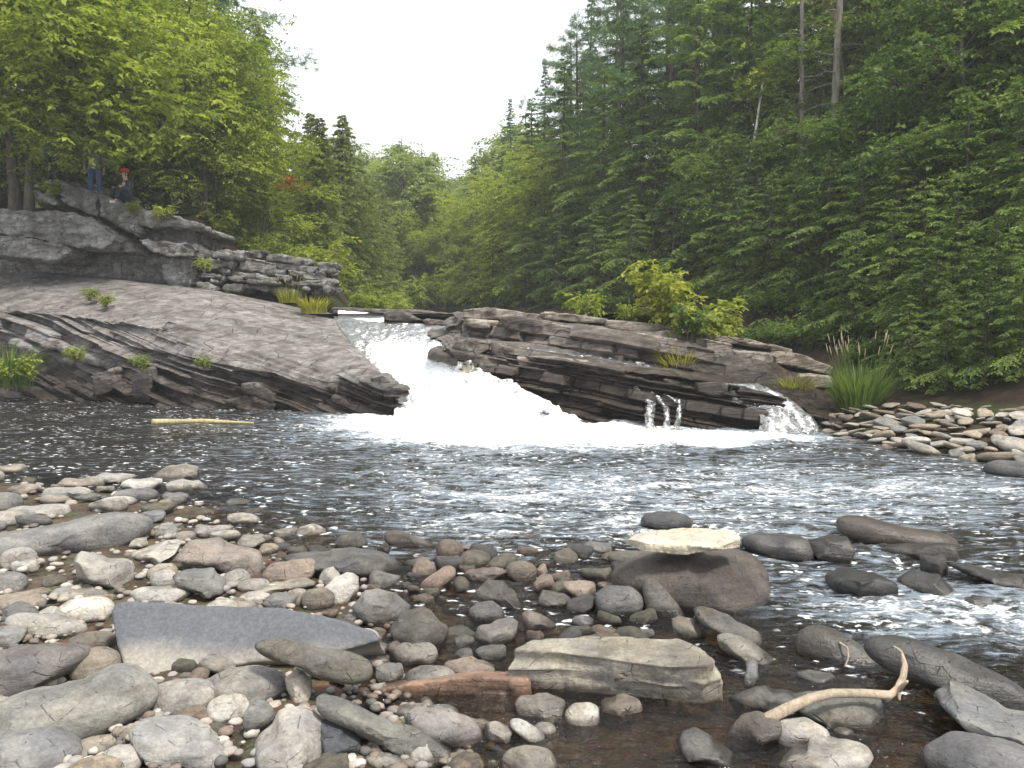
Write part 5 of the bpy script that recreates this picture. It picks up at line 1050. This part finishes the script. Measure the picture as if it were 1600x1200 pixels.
# ---- far valley
r = np.random.default_rng(77); FG = 'distant trees closing the valley'
for k in range(46):
    d = 60 + 85 * (k / 46) ** 1.1; px = r.uniform(560, 860) if k % 4 else r.uniform(440, 960)
    put(farA if k % 2 else farB, px, d, r.uniform(.8, 1.15), 'hazy broadleaf tree in the far valley wood', 'tree', FG)
for px, d, sc, pr in ((625, 57, .75, mapC), (665, 60, .8, mapC), (700, 57, .7, mapC), (645, 64, 1.0, mapC), (690, 66, 1.0, mapC), (725, 62, .9, mapC), (605, 60, .9, mapC), (660, 70, .8, farA), (712, 72, .8, farB)):
    put(pr, px, d, sc, 'bright green tree where the river bends out of sight', 'tree', 'trees at the river bend')
for px, d, sc in ((620, 54.5, 1.2), (650, 55.5, 1.3), (680, 54.5, 1.2), (705, 55, 1.2)):
    put(bushM, px, d, sc, 'low bright shrub at the river bend', 'shrub', 'shrubs at the river bend')
for k, (px, d, sc) in enumerate(((640, 80, .5), (612, 66, .5), (770, 72, .62))):
    put(sprA, px, d, sc, 'slender spruce among the far valley trees', 'spruce tree', 'spruces among the far valley trees')

# ---- right bank forest
PG = 'white pines of the conifer forest'
for px, d, sc, pr in ((1040, 40, 1.0, pineA), (1120, 45, 1.05, pineA), (1225, 37, 1.05, pineB), (1290, 39, 1.1, pineB), (960, 50, .95, pineC), (890, 52, .85, pineC), (1410, 36, 1.0, pineA), (1500, 33, 1.0, pineC), (1590, 29, 1.0, pineA), (1180, 54, 1.15, pineA), (1080, 60, 1.15, pineC), (1000, 66, 1.1, pineA), (1660, 30, 1.0, pineC), (1560, 42, 1.1, pineB), (1045, 35, .80, pineC), (965, 39, .78, pineC), (900, 42, .74, pineC), (1110, 37, .9, pineC), (1180, 33, .75, pineC)):
    put(pr, px, d, sc, 'tall white pine with layered boughs in the dense conifer forest', 'pine tree', PG)
SG = 'spruce spires of the conifer forest'
for px, d, sc in ((920, 58, .92), (850, 56, .72), (798, 62, .70), (1070, 70, 1.2), (885, 70, .85)):
    put(sprA, px, d, sc, 'narrow pointed spruce rising above the conifer forest', 'spruce tree', SG)
HG = 'hemlocks of the conifer forest'
for px, d, sc, pr in ((880, 37, .85, hemA), (940, 35, .9, hemB), (1000, 32, .95, hemB), (1085, 31, 1.0, hemA), (1165, 30, .95, hemB), (1250, 28.5, 1.0, hemA), (1330, 27, .95, hemB), (1420, 25, .95, hemA), (1500, 22.5, .95, hemB), (1570, 21, 1.0, hemA), (1640, 19.5, 1.0, hemB), (830, 43, .85, hemA), (785, 49, .85, hemB), (745, 56, .8, hemA), (1130, 34, 1.1, hemA), (1290, 32, 1.15, hemB), (1380, 30, 1.15, hemA), (1200, 40, 1.2, hemB), (1480, 28, 1.2, hemA), (1060, 37, 1.1, hemB), (970, 42, 1.1, hemA), (1550, 25.5, 1.15, hemB), (910, 46, 1.05, hemB)):
    put(pr, px, d, sc, 'dark feathery hemlock on the steep forest slope', 'hemlock tree', HG)
LG = 'hemlock saplings at the foot of the conifer forest'
for px, d, sc in ((870, 33, .8), (930, 30, .75), (985, 28.5, .8), (1050, 27, .8), (1110, 26.5, .85), (1180, 25.5, .9), (1240, 24, .9), (1300, 22.5, .9), (1360, 21, .95), (1430, 19.2, .9), (1500, 18, .95), (1580, 16.8, .95), (1640, 16, 1), (1210, 27.5, 1.1), (1330, 25, 1.2), (1460, 22, 1.2), (1540, 19.6, 1.2), (1020, 30.5, 1.1), (820, 37, .9), (770, 41, .9), (1395, 18.6, .75), (1545, 16.6, .7), (1340, 19.2, .8), (1290, 20.6, .8), (1240, 21.6, .75), (1200, 22.6, .75), (1150, 23.6, .75), (1440, 17.0, .7), (1490, 16.0, .65), (1600, 15.2, .75), (1550, 15.0, .55), (1390, 17.4, .6), (1460, 15.4, .5), (1330, 17.6, .5), (1420, 14.6, .36), (1480, 14.0, .40), (1540, 13.6, .42), (1600, 13.2, .45), (1650, 13.4, .5), (1510, 14.8, .5), (1570, 14.4, .5), (1440, 15.8, .5)):
    put(hemC, px, d, sc, 'low hemlock sapling with drooping sprays at the foot of the forest', 'hemlock sapling', LG)
BG = 'young broadleaf trees in the conifer forest'
for px, d, sc, pr in ((1320, 25.5, .9, darkA), (1255, 30, .9, darkA), (1480, 21.5, .85, darkA), (830, 42, .95, mapC), (775, 51, 1.0, mapC), (1400, 20, .62, darkB), (1550, 18.2, .7, darkB), (1360, 23, .75, darkB), (1600, 23, 1.1, darkA), (1530, 28, 1.3, darkA), (1330, 34, 1.2, mapC), (860, 47, 1.0, mapC), (740, 60, .9, mapC), (845, 40, .8, mapC), (1380, 21.5, .8, darkB), (1500, 20, .9, darkA), (1350, 28.5, 1.1, mapC), (1130, 28, .8, darkB)):
    put(pr, px, d, sc, 'young broadleaf tree between the hemlocks of the conifer forest', 'tree', BG)
for px, d, sc in ((1460, 17.6, .7), (1560, 16.6, .75), (1250, 22.5, .6), (1330, 20.2, .6), (1100, 25.5, .6), (960, 28, .6), (890, 30.5, .6), (1640, 15.6, .8), (1520, 17.2, .6), (1410, 17.2, .5)):
    put(bushD, px, d, sc, 'dark low shrub under the hemlocks of the conifer forest', 'shrub', 'dark shrubs under the hemlocks')
for px, d, sc in ((1180, 22.4, .55), (1230, 20.6, .55), (1280, 19.4, .55), (1360, 17.4, .55), (1420, 16.0, .5), (1480, 16.4, .55), (1590, 15.4, .55), (1140, 23.4, .5), (1310, 18.2, .5), (1120, 20.6, .55), (1160, 20.0, .6), (1200, 19.4, .55), (1240, 18.8, .55), (1280, 18.0, .5), (1180, 21.2, .6), (1100, 21.8, .5), (1350, 16.4, .4), (1400, 15.4, .35), (1620, 13.4, .4), (1530, 15.0, .45), (1470, 15.6, .45)):
    put(bushD, px, d, sc, 'dark low shrub under the hemlocks of the conifer forest', 'shrub', 'dark shrubs under the hemlocks')
put(snagA, 1298, 24.6, 1.05, 'bare grey dead trunk with twiggy branches among the hemlocks', 'dead tree'); put(snagB, 1243, 25.6, 1.0, 'thin dead trunk standing beside the taller grey dead trunk', 'dead tree')
put(snagB, 957, 50, 1.55, 'bare dark snag poking up beside the tall spruce spire', 'dead tree')
b0, b1 = P(1158, 320, 27), P(1192, 128, 27.6); mb = MB(); mb.tube(resample([b0 - UPV * 2.5, b0, (b0 + b1) / 2 + (.06, 0, 0), b1], 24), np.linspace(.075, .03, 24), 8, wob=.1)
bt = root('birch_tree', b0 - UPV * 2.5, 'thin leaning birch with a pale bare trunk before dark hemlocks', 'birch tree'); obj('trunk', mb.mesh('trunk', off=b0 - UPV * 2.5), M['birch'], bt)
lf = MB(); r = np.random.default_rng(9); sprays(lf, b1 + r.normal(0, .35, (110, 3)), r.normal(0, 1, (110, 3)) * (1, 1, .4), r, 8, .35, .09, .032); obj('crown', lf.mesh('crown', smooth=False, off=b0 - UPV * 2.5), M['leafM'], bt)
# bare branch arching down at the right edge
br_ = root('bare_branch', P(1600, 470, 14.5), 'bare grey branch arching down over the dark bank beside leafy shrubs', 'branch'); oo = np.array(br_.location)
def twigs(pts, r0, r1, nm):
    mb = MB(); q = resample([P(*a) for a in pts], 26); q += np.stack([.03 * pn(q * 3, 1), .03 * pn(q * 3, 2), .03 * pn(q * 3, 3)], 1); mb.tube(q, np.linspace(r0, r1, 26), 6); obj(nm, mb.mesh(nm, off=oo), M['dead'], br_)
twigs([(1640, 448, 14.2), (1560, 470, 14.5), (1510, 470, 14.8), (1480, 484, 15)], .035, .012, 'limb'); twigs([(1545, 480, 14.5), (1500, 498, 14.8), (1450, 525, 15.1), (1400, 552, 15.4)], .028, .006, 'limb')
for a in ([(1510, 470, 14.8), (1480, 472, 15), (1450, 488, 15.2)], [(1528, 490, 14.6), (1515, 510, 14.8), (1500, 535, 15)], [(1600, 458, 14.4), (1585, 490, 14.5), (1572, 520, 14.6)], [(1480, 506, 14.9), (1440, 520, 15.2), (1400, 530, 15.5)], [(1560, 470, 14.5), (1565, 450, 14.6), (1562, 430, 14.7)]): twigs(a, .012, .003, 'twig')
# ---- plants on the rocks
def rock_plant(proto, px, py, d, sc, label, cat, group=None, rot=None):
    e = copy_tree(proto); e.location = P(px, py, d); e.scale = (sc,) * 3; e.rotation_euler = (0, 0, random.uniform(0, 6.3) if rot is None else rot); return tag(e, label, cat, group)
yA = bush(61, .75, 1.75, .115, 200, 'leafY', 'shrub', slen=.3, stems=7); yB = bush(62, .95, .95, .115, 230, 'leafY', 'shrub', slen=.3, stems=9)
rock_plant(yA, 1035, 520, 18.4, 1.0, 'tall yellow-green shrub growing on top of the brown rock ledge', 'shrub'); rock_plant(yB, 1100, 530, 18.0, 1.0, 'spreading yellow-leaved shrub beside the tall yellow-green one', 'shrub')
dk = bush(63, .4, .8, .08, 110, 'leafD', 'shrub', slen=.22, stems=7); rock_plant(dk, 1078, 528, 17.4, 1.0, 'small blue-green leafy sprout in front of the yellow shrubs', 'shrub')
wd = bush(64, .45, .55, .07, 90, 'leafM', 'weed', slen=.2, stems=9); rock_plant(wd, 918, 492, 19.6, 1.1, 'low leafy weeds on the back edge of the brown ledge', 'weed'); rock_plant(wd, 985, 500, 19.2, .8, 'tuft of weeds at the base of the tall yellow shrub', 'weed')
def tuft(name, px, py, d, seed, n, R, H, W, mat, label, lean=.6, heads=0, seedcol='seed'):
    c = P(px, py, d); e = root(name, c, label, 'grass'); o = obj('blades', blades(seed, n, R, H, W, lean).mesh('blades', smooth=False), M[mat], e)
    if heads:
        r = np.random.default_rng(seed); mb = MB(); st = MB()
        for _ in range(heads):
            a = r.uniform(0, 6.3); q = R * r.uniform(.2, .9); b = np.array((q * math.cos(a), q * math.sin(a), 0)); t = b + np.array((math.cos(a), math.sin(a), 0)) * r.uniform(.1, .35) + UPV * H * r.uniform(.95, 1.25); st.tube(resample([b, (b + t) / 2 - (math.cos(a) * .05, 0, 0), t], 6), .003, 4, cap=False)
            mb.tube(resample([t, t + unit(t - b) * .17], 5), [.003, .007, .008, .006, .002], 5)
        obj('stems', st.mesh('stems'), M['grass'], e); obj('seed_heads', mb.mesh('seed_heads'), M[seedcol], e)['kind'] = 'stuff'; o['kind'] = 'stuff'
    return e
tuft('grass_clump', 1342, 648, 14.2, 71, 800, .32, 1.0, .010, 'grass', 'tall green grass clump with pale seed heads beside the stone pile', .55, 26)
tuft('grass_clump', 490, 486, 22.2, 72, 240, .34, .55, .012, 'grassY', 'bright yellow-green grass tuft on the grey ledge near the falls', .9)
tuft('grass_clump', 452, 470, 22.8, 77, 120, .3, .5, .010, 'grassY', 'drier thin grass tuft behind the bright yellow-green one', .7, 10)
tuft('grass_clump', 1062, 574, 16.2, 73, 330, .36, .50, .010, 'grassY', 'yellow mop of grass hanging over the brown ledge', 1.1)
tuft('grass_clump', 1240, 610, 15.4, 74, 220, .32, .42, .009, 'grassY', 'mossy yellow grass below the end of the brown ledge', 1.0)
tuft('grass_clump', 12, 600, 18.6, 75, 320, .50, 1.1, .012, 'grass', 'green grass drooping over the foot of the grey ledge', .8)
rock_plant(wd, 20, 598, 18.4, 1.2, 'leafy weeds under the drooping grass at the pool edge', 'weed')
for px, py, d, sc in ((120, 560, 18.4, .55), (220, 572, 17.5, .5), (320, 572, 16.9, .4), (165, 475, 20.5, .5), (140, 465, 21, .5), (255, 340, 23.4, .7), (210, 330, 23.4, .55), (80, 300, 23.4, .6), (320, 420, 23.6, .6), (560, 478, 24, .7), (590, 482, 24.5, .8)):
    rock_plant(wd, px, py, d, sc, 'small weed rooted in a crack of the grey ledge rocks', 'weed', 'weeds in cracks of the grey ledge rocks')
rl = MB(); r = np.random.default_rng(3); c0 = P(455, 285, 26.4); sprays(rl, c0 + r.normal(0, .16, (14, 3)), r.normal(0, 1, (14, 3)), r, 7, .25, .10, .036)
e = root('red_leaf_branch', c0, 'small spray of red autumn leaves among the green maples', 'branch'); obj('leaves', rl.mesh('leaves', smooth=False, off=c0), M['leafR'], e); mb = MB(); mb.tube(resample([c0 + (.3, .9, -.5), c0], 6), np.linspace(.015, .004, 6), 5); obj('stem', mb.mesh('stem', off=c0), M['bark'], e)
#=====PEOPLE
# ------------------------------------------------------------------ people on the ledge
M['skin'] = mat_plain('skin', (.50, .33, .25, 1), .6, .06); M['jeans'] = mat_plain('blue_denim', (.055, .10, .20, 1), .9, .3, 40); M['teal'] = mat_plain('teal_cotton', (.015, .22, .24, 1), .85, .15)
M['darkcl'] = mat_plain('dark_cloth', (.022, .024, .028, 1), .9, .3); M['jacket'] = mat_plain('slate_jacket', (.045, .055, .07, 1), .8, .3); M['redcap'] = mat_plain('red_cap', (.55, .05, .025, 1), .75, .1); M['hair'] = mat_plain('brown_hair', (.05, .03, .02, 1), .7, .3)
M['shoe'] = mat_plain('white_shoe', (.55, .54, .52, 1), .7, .1); M['greyshirt'] = mat_plain('grey_shirt', (.16, .17, .17, 1), .9, .2)
def skin(name, chains, mat, parent, sub=2):
    """grow one surface over chains of (point, radius); chains share joints by position"""
    V, Rd, E, ix = [], [], [], {}
    for ch in chains:
        prev = None
        for p, ra in ch:
            k = tuple(round(a, 4) for a in p)
            if k not in ix: ix[k] = len(V); V.append(k); Rd.append(ra if isinstance(ra, tuple) else (ra, ra))
            if prev is not None and prev != ix[k]: E.append((prev, ix[k]))
            prev = ix[k]
    me = bpy.data.meshes.new('tmp'); me.from_pydata(V, E, []); o = bpy.data.objects.new('tmp', me); COL.objects.link(o); o.modifiers.new('k', 'SKIN'); bpy.context.view_layer.objects.active = o
    for k, (d, ra) in enumerate(zip(me.skin_vertices[0].data, Rd)): d.radius = ra; d.use_root = (k == 0)
    m = o.modifiers.new('s', 'SUBSURF'); m.levels = sub; m.render_levels = sub
    me2 = bpy.data.meshes.new_from_object(o.evaluated_get(bpy.context.evaluated_depsgraph_get())); me2.name = name; bpy.data.objects.remove(o); me2.materials.clear()
    for pl in me2.polygons: pl.use_smooth = True
    return obj(name, me2, mat, parent)
def person(loc, rz, label, J, top, legs, shoe, scale=1.0, cap=None, hair='hair'):
    e = root('person', loc, label, 'person'); e.rotation_euler = (0, 0, rz); e.scale = (scale,) * 3; j = {k: np.array(v, float) for k, v in J.items()}
    def lerp(a, b, t): return tuple(j[a] * (1 - t) + j[b] * t)
    pel, ch, nk, hd = (tuple(j[k]) for k in ('pelvis', 'chest', 'neck', 'head'))
    body = [[(pel, (.13, .10)), (lerp('pelvis', 'chest', .5), (.12, .09)), (ch, (.15, .10)), (nk, .05), (lerp('neck', 'head', .5), .065), (hd, (.078, .095)), (tuple(j['head'] + (0, 0, .09)), .06)]]
    for s in 'lr':
        body.append([(pel, (.13, .10)), (tuple(j['hip' + s]), .085), (lerp('hip' + s, 'knee' + s, .5), .072), (tuple(j['knee' + s]), .055), (lerp('knee' + s, 'foot' + s, .4), .050), (tuple(j['foot' + s]), .036), (tuple(j['foot' + s] + (0, -.17, -.05)), .035)])
        body.append([(ch, (.15, .10)), (tuple(j['sh' + s]), .058), (tuple(j['el' + s]), .042), (tuple(j['hand' + s]), .028), (tuple(j['hand' + s] + (0, -.02, -.08)), (.035, .016))])
    skin('body', body, M['skin'], e)
    for s in 'lr':                                           # fingers
        h = j['hand' + s] + (0, -.02, -.08); mb = MB(); sg = 1 if s == 'l' else -1
        for q in range(4): b = h + np.array(((q - 1.5) * .017, 0, -.02)); mb.tube(np.array([b, b + (0, -.008, -.035), b + (0, -.022, -.065 - .008 * (q in (1, 2)))]), [.009, .008, .006], 6)
        b = h + np.array((-sg * .030, -.005, .02)); mb.tube(np.array([b, b + (-sg * .02, -.02, -.025), b + (-sg * .018, -.03, -.05)]), [.010, .009, .006], 6); obj('fingers', mb.mesh('fingers'), M['skin'], e)
    tr = [[(tuple(j['pelvis'] + (0, 0, .17)), (.14, .11)), (tuple(j['pelvis'] + (0, 0, .08)), (.15, .12)), (pel, (.155, .125))]]
    sh = [[(tuple(j['pelvis'] + (0, 0, -.08)), (.17, .14)), (tuple(j['pelvis'] + (0, 0, .03)), (.17, .135)), (lerp('pelvis', 'chest', .5), (.155, .12)), (ch, (.17, .12)), (lerp('chest', 'neck', .8), .07)]]
    for s in 'lr':
        tr.append([(pel, (.15, .12)), (tuple(j['hip' + s]), .10), (lerp('hip' + s, 'knee' + s, .5), .09), (tuple(j['knee' + s]), .075), (lerp('knee' + s, 'foot' + s, .5), .068), (lerp('knee' + s, 'foot' + s, .93), .066)])
        sh.append([(ch, (.17, .12)), (tuple(j['sh' + s]), .074), (tuple(j['el' + s]), .058), (lerp('el' + s, 'hand' + s, .85), .044)])
        skin('shoe', [[(tuple(j['foot' + s] + (0, .05, -.04)), .045), (tuple(j['foot' + s] + (0, -.06, -.045)), .045), (tuple(j['foot' + s] + (0, -.19, -.055)), .036)]], M[shoe], e)
    skin('trousers', tr, M[legs], e); skin('top', sh, M[top], e)
    D3, F3 = ico(3); H = np.array(hd) + (0, 0, .03)
    m = D3 * (.098, .115, .125); keep = D3.copy(); m = m * (1 + .05 * pn(D3 * 3, 5))[:, None]; fc = (keep[F3].mean(1)[:, 1] > -.35) | (keep[F3].mean(1)[:, 2] > .45)
    fc &= keep[F3].mean(1)[:, 2] > -.45; obj('hair', mesh('hair', m + H, F3[fc]), M[hair], e)
    f = MB()
    f.add(D3 * (.016, .022, .026) + H + (0, -.105, -.02), None, F3); [f.add(D3 * (.013, .022, .034) + H + (sx * .092, .0, -.015), None, F3) for sx in (-1, 1)]; obj('nose_and_ears', f.mesh('nose_and_ears'), M['skin'], e)
    mo = MB(); mo.add(D3 * (.026, .008, .007) + H + (0, -.092, -.075), None, F3); [mo.add(D3 * (.013, .008, .008) + H + (sx * .035, -.094, .012), None, F3) for sx in (-1, 1)]; obj('eyes_and_mouth', mo.mesh('eyes_and_mouth'), M['darkcl'], e)
    if cap:
        fk = D3[F3].mean(1)[:, 2] > -.05; c = obj('cap', mesh('cap', D3 * (.112, .130, .115) + H + (0, 0, .045), F3[fk]), M[cap], e)
        br = MB(); a = np.linspace(-1.1, 1.1, 14); o1 = np.stack([.105 * np.sin(a), -.115 * np.cos(a), 0 * a + .05], 1); o2 = np.stack([.10 * np.sin(a), -.115 * np.cos(a) - .085 * np.cos(a * .8), 0 * a + .035], 1)
        V = np.vstack([o1, o2, o1 - (0, 0, .008), o2 - (0, 0, .008)]) + H; i = np.arange(13); br.add(V, np.concatenate([np.stack([i, i + 1, i + 15, i + 14], 1), np.stack([i + 28, i + 42, i + 43, i + 29], 1), np.stack([i + 14, i + 15, i + 43, i + 42], 1)])); obj('brim', br.mesh('brim'), M[cap], c)
    return e
ST = dict(pelvis=(0, 0, .93), chest=(0, 0, 1.30), neck=(0, 0, 1.47), head=(0, -.01, 1.60), hipl=(.09, 0, .88), hipr=(-.09, 0, .88), kneel=(.11, -.03, .49), kneer=(-.11, -.02, .49), footl=(.12, .02, .09), footr=(-.12, .03, .09),
          shl=(.19, 0, 1.38), shr=(-.19, 0, 1.38), ell=(.25, .03, 1.10), elr=(-.25, .02, 1.10), handl=(.25, -.06, .86), handr=(-.24, -.08, .87))
SI = dict(pelvis=(0, 0, .12), chest=(0, -.06, .48), neck=(0, -.08, .65), head=(0, -.11, .78), hipl=(.09, -.05, .11), hipr=(-.09, -.05, .11), kneel=(.13, -.40, .38), kneer=(-.13, -.38, .36), footl=(.13, -.50, .02), footr=(-.12, -.48, .0),
          shl=(.19, -.06, .56), shr=(-.19, -.06, .56), ell=(.25, -.18, .32), elr=(-.24, -.16, .32), handl=(.16, -.38, .44), handr=(-.15, -.36, .42))
def on(px, py, d0, d): q = P(px, py, d0); return q[2]
def stand(px, d, z): return ((px - 800) / FPX * d, d, z)
person(stand(157, 24.35, on(157, 305, 23.5, 0) - .02), .25, 'person in blue jeans standing on the overhanging ledge, head hidden by leaves', ST, 'greyshirt', 'jeans', 'darkcl')
person(stand(93, 24.6, on(93, 284, 23.6, 0) + .10), -.3, 'person in dark trousers and teal shirt standing beneath the maple branches', ST, 'teal', 'darkcl', 'shoe')
zs = on(208, 322, 23.5, 0); sx_ = stand(208, 24.1, zs + .14)
person(sx_, -.5, 'person in red cap and slate jacket sitting on the ledge', SI, 'jacket', 'darkcl', 'shoe', cap='redcap')
o = place([(190, 314), (206, 306), (228, 312), (230, 326), (190, 326)], 'a', 'grey', 'low grey rock under the seated person in the red cap', 990, sub=3); o.location = (sx_[0], 24.15, zs + .03)

# ------------------------------------------------------------------ thin humid air of the valley
bm = bmesh.new(); bmesh.ops.create_cube(bm, size=1); bmesh.ops.scale(bm, verts=bm.verts, vec=(960, 340, 90)); hm = bpy.data.meshes.new('haze'); bm.to_mesh(hm); bm.free()
hmt = bpy.data.materials.new('haze'); hmt.use_nodes = True; hmt.node_tree.nodes.clear(); ho = hmt.node_tree.nodes.new('ShaderNodeOutputMaterial'); pv = hmt.node_tree.nodes.new('ShaderNodeVolumePrincipled')
pv.inputs['Color'].default_value = (.93, .96, 1, 1); pv.inputs['Density'].default_value = .0013; hmt.node_tree.links.new(pv.outputs[0], ho.inputs['Volume'])
o = obj('haze', hm, hmt, None, (0, 145, 41)); tag(o, 'thin pale haze filling the air of the valley', 'haze', kind='stuff')
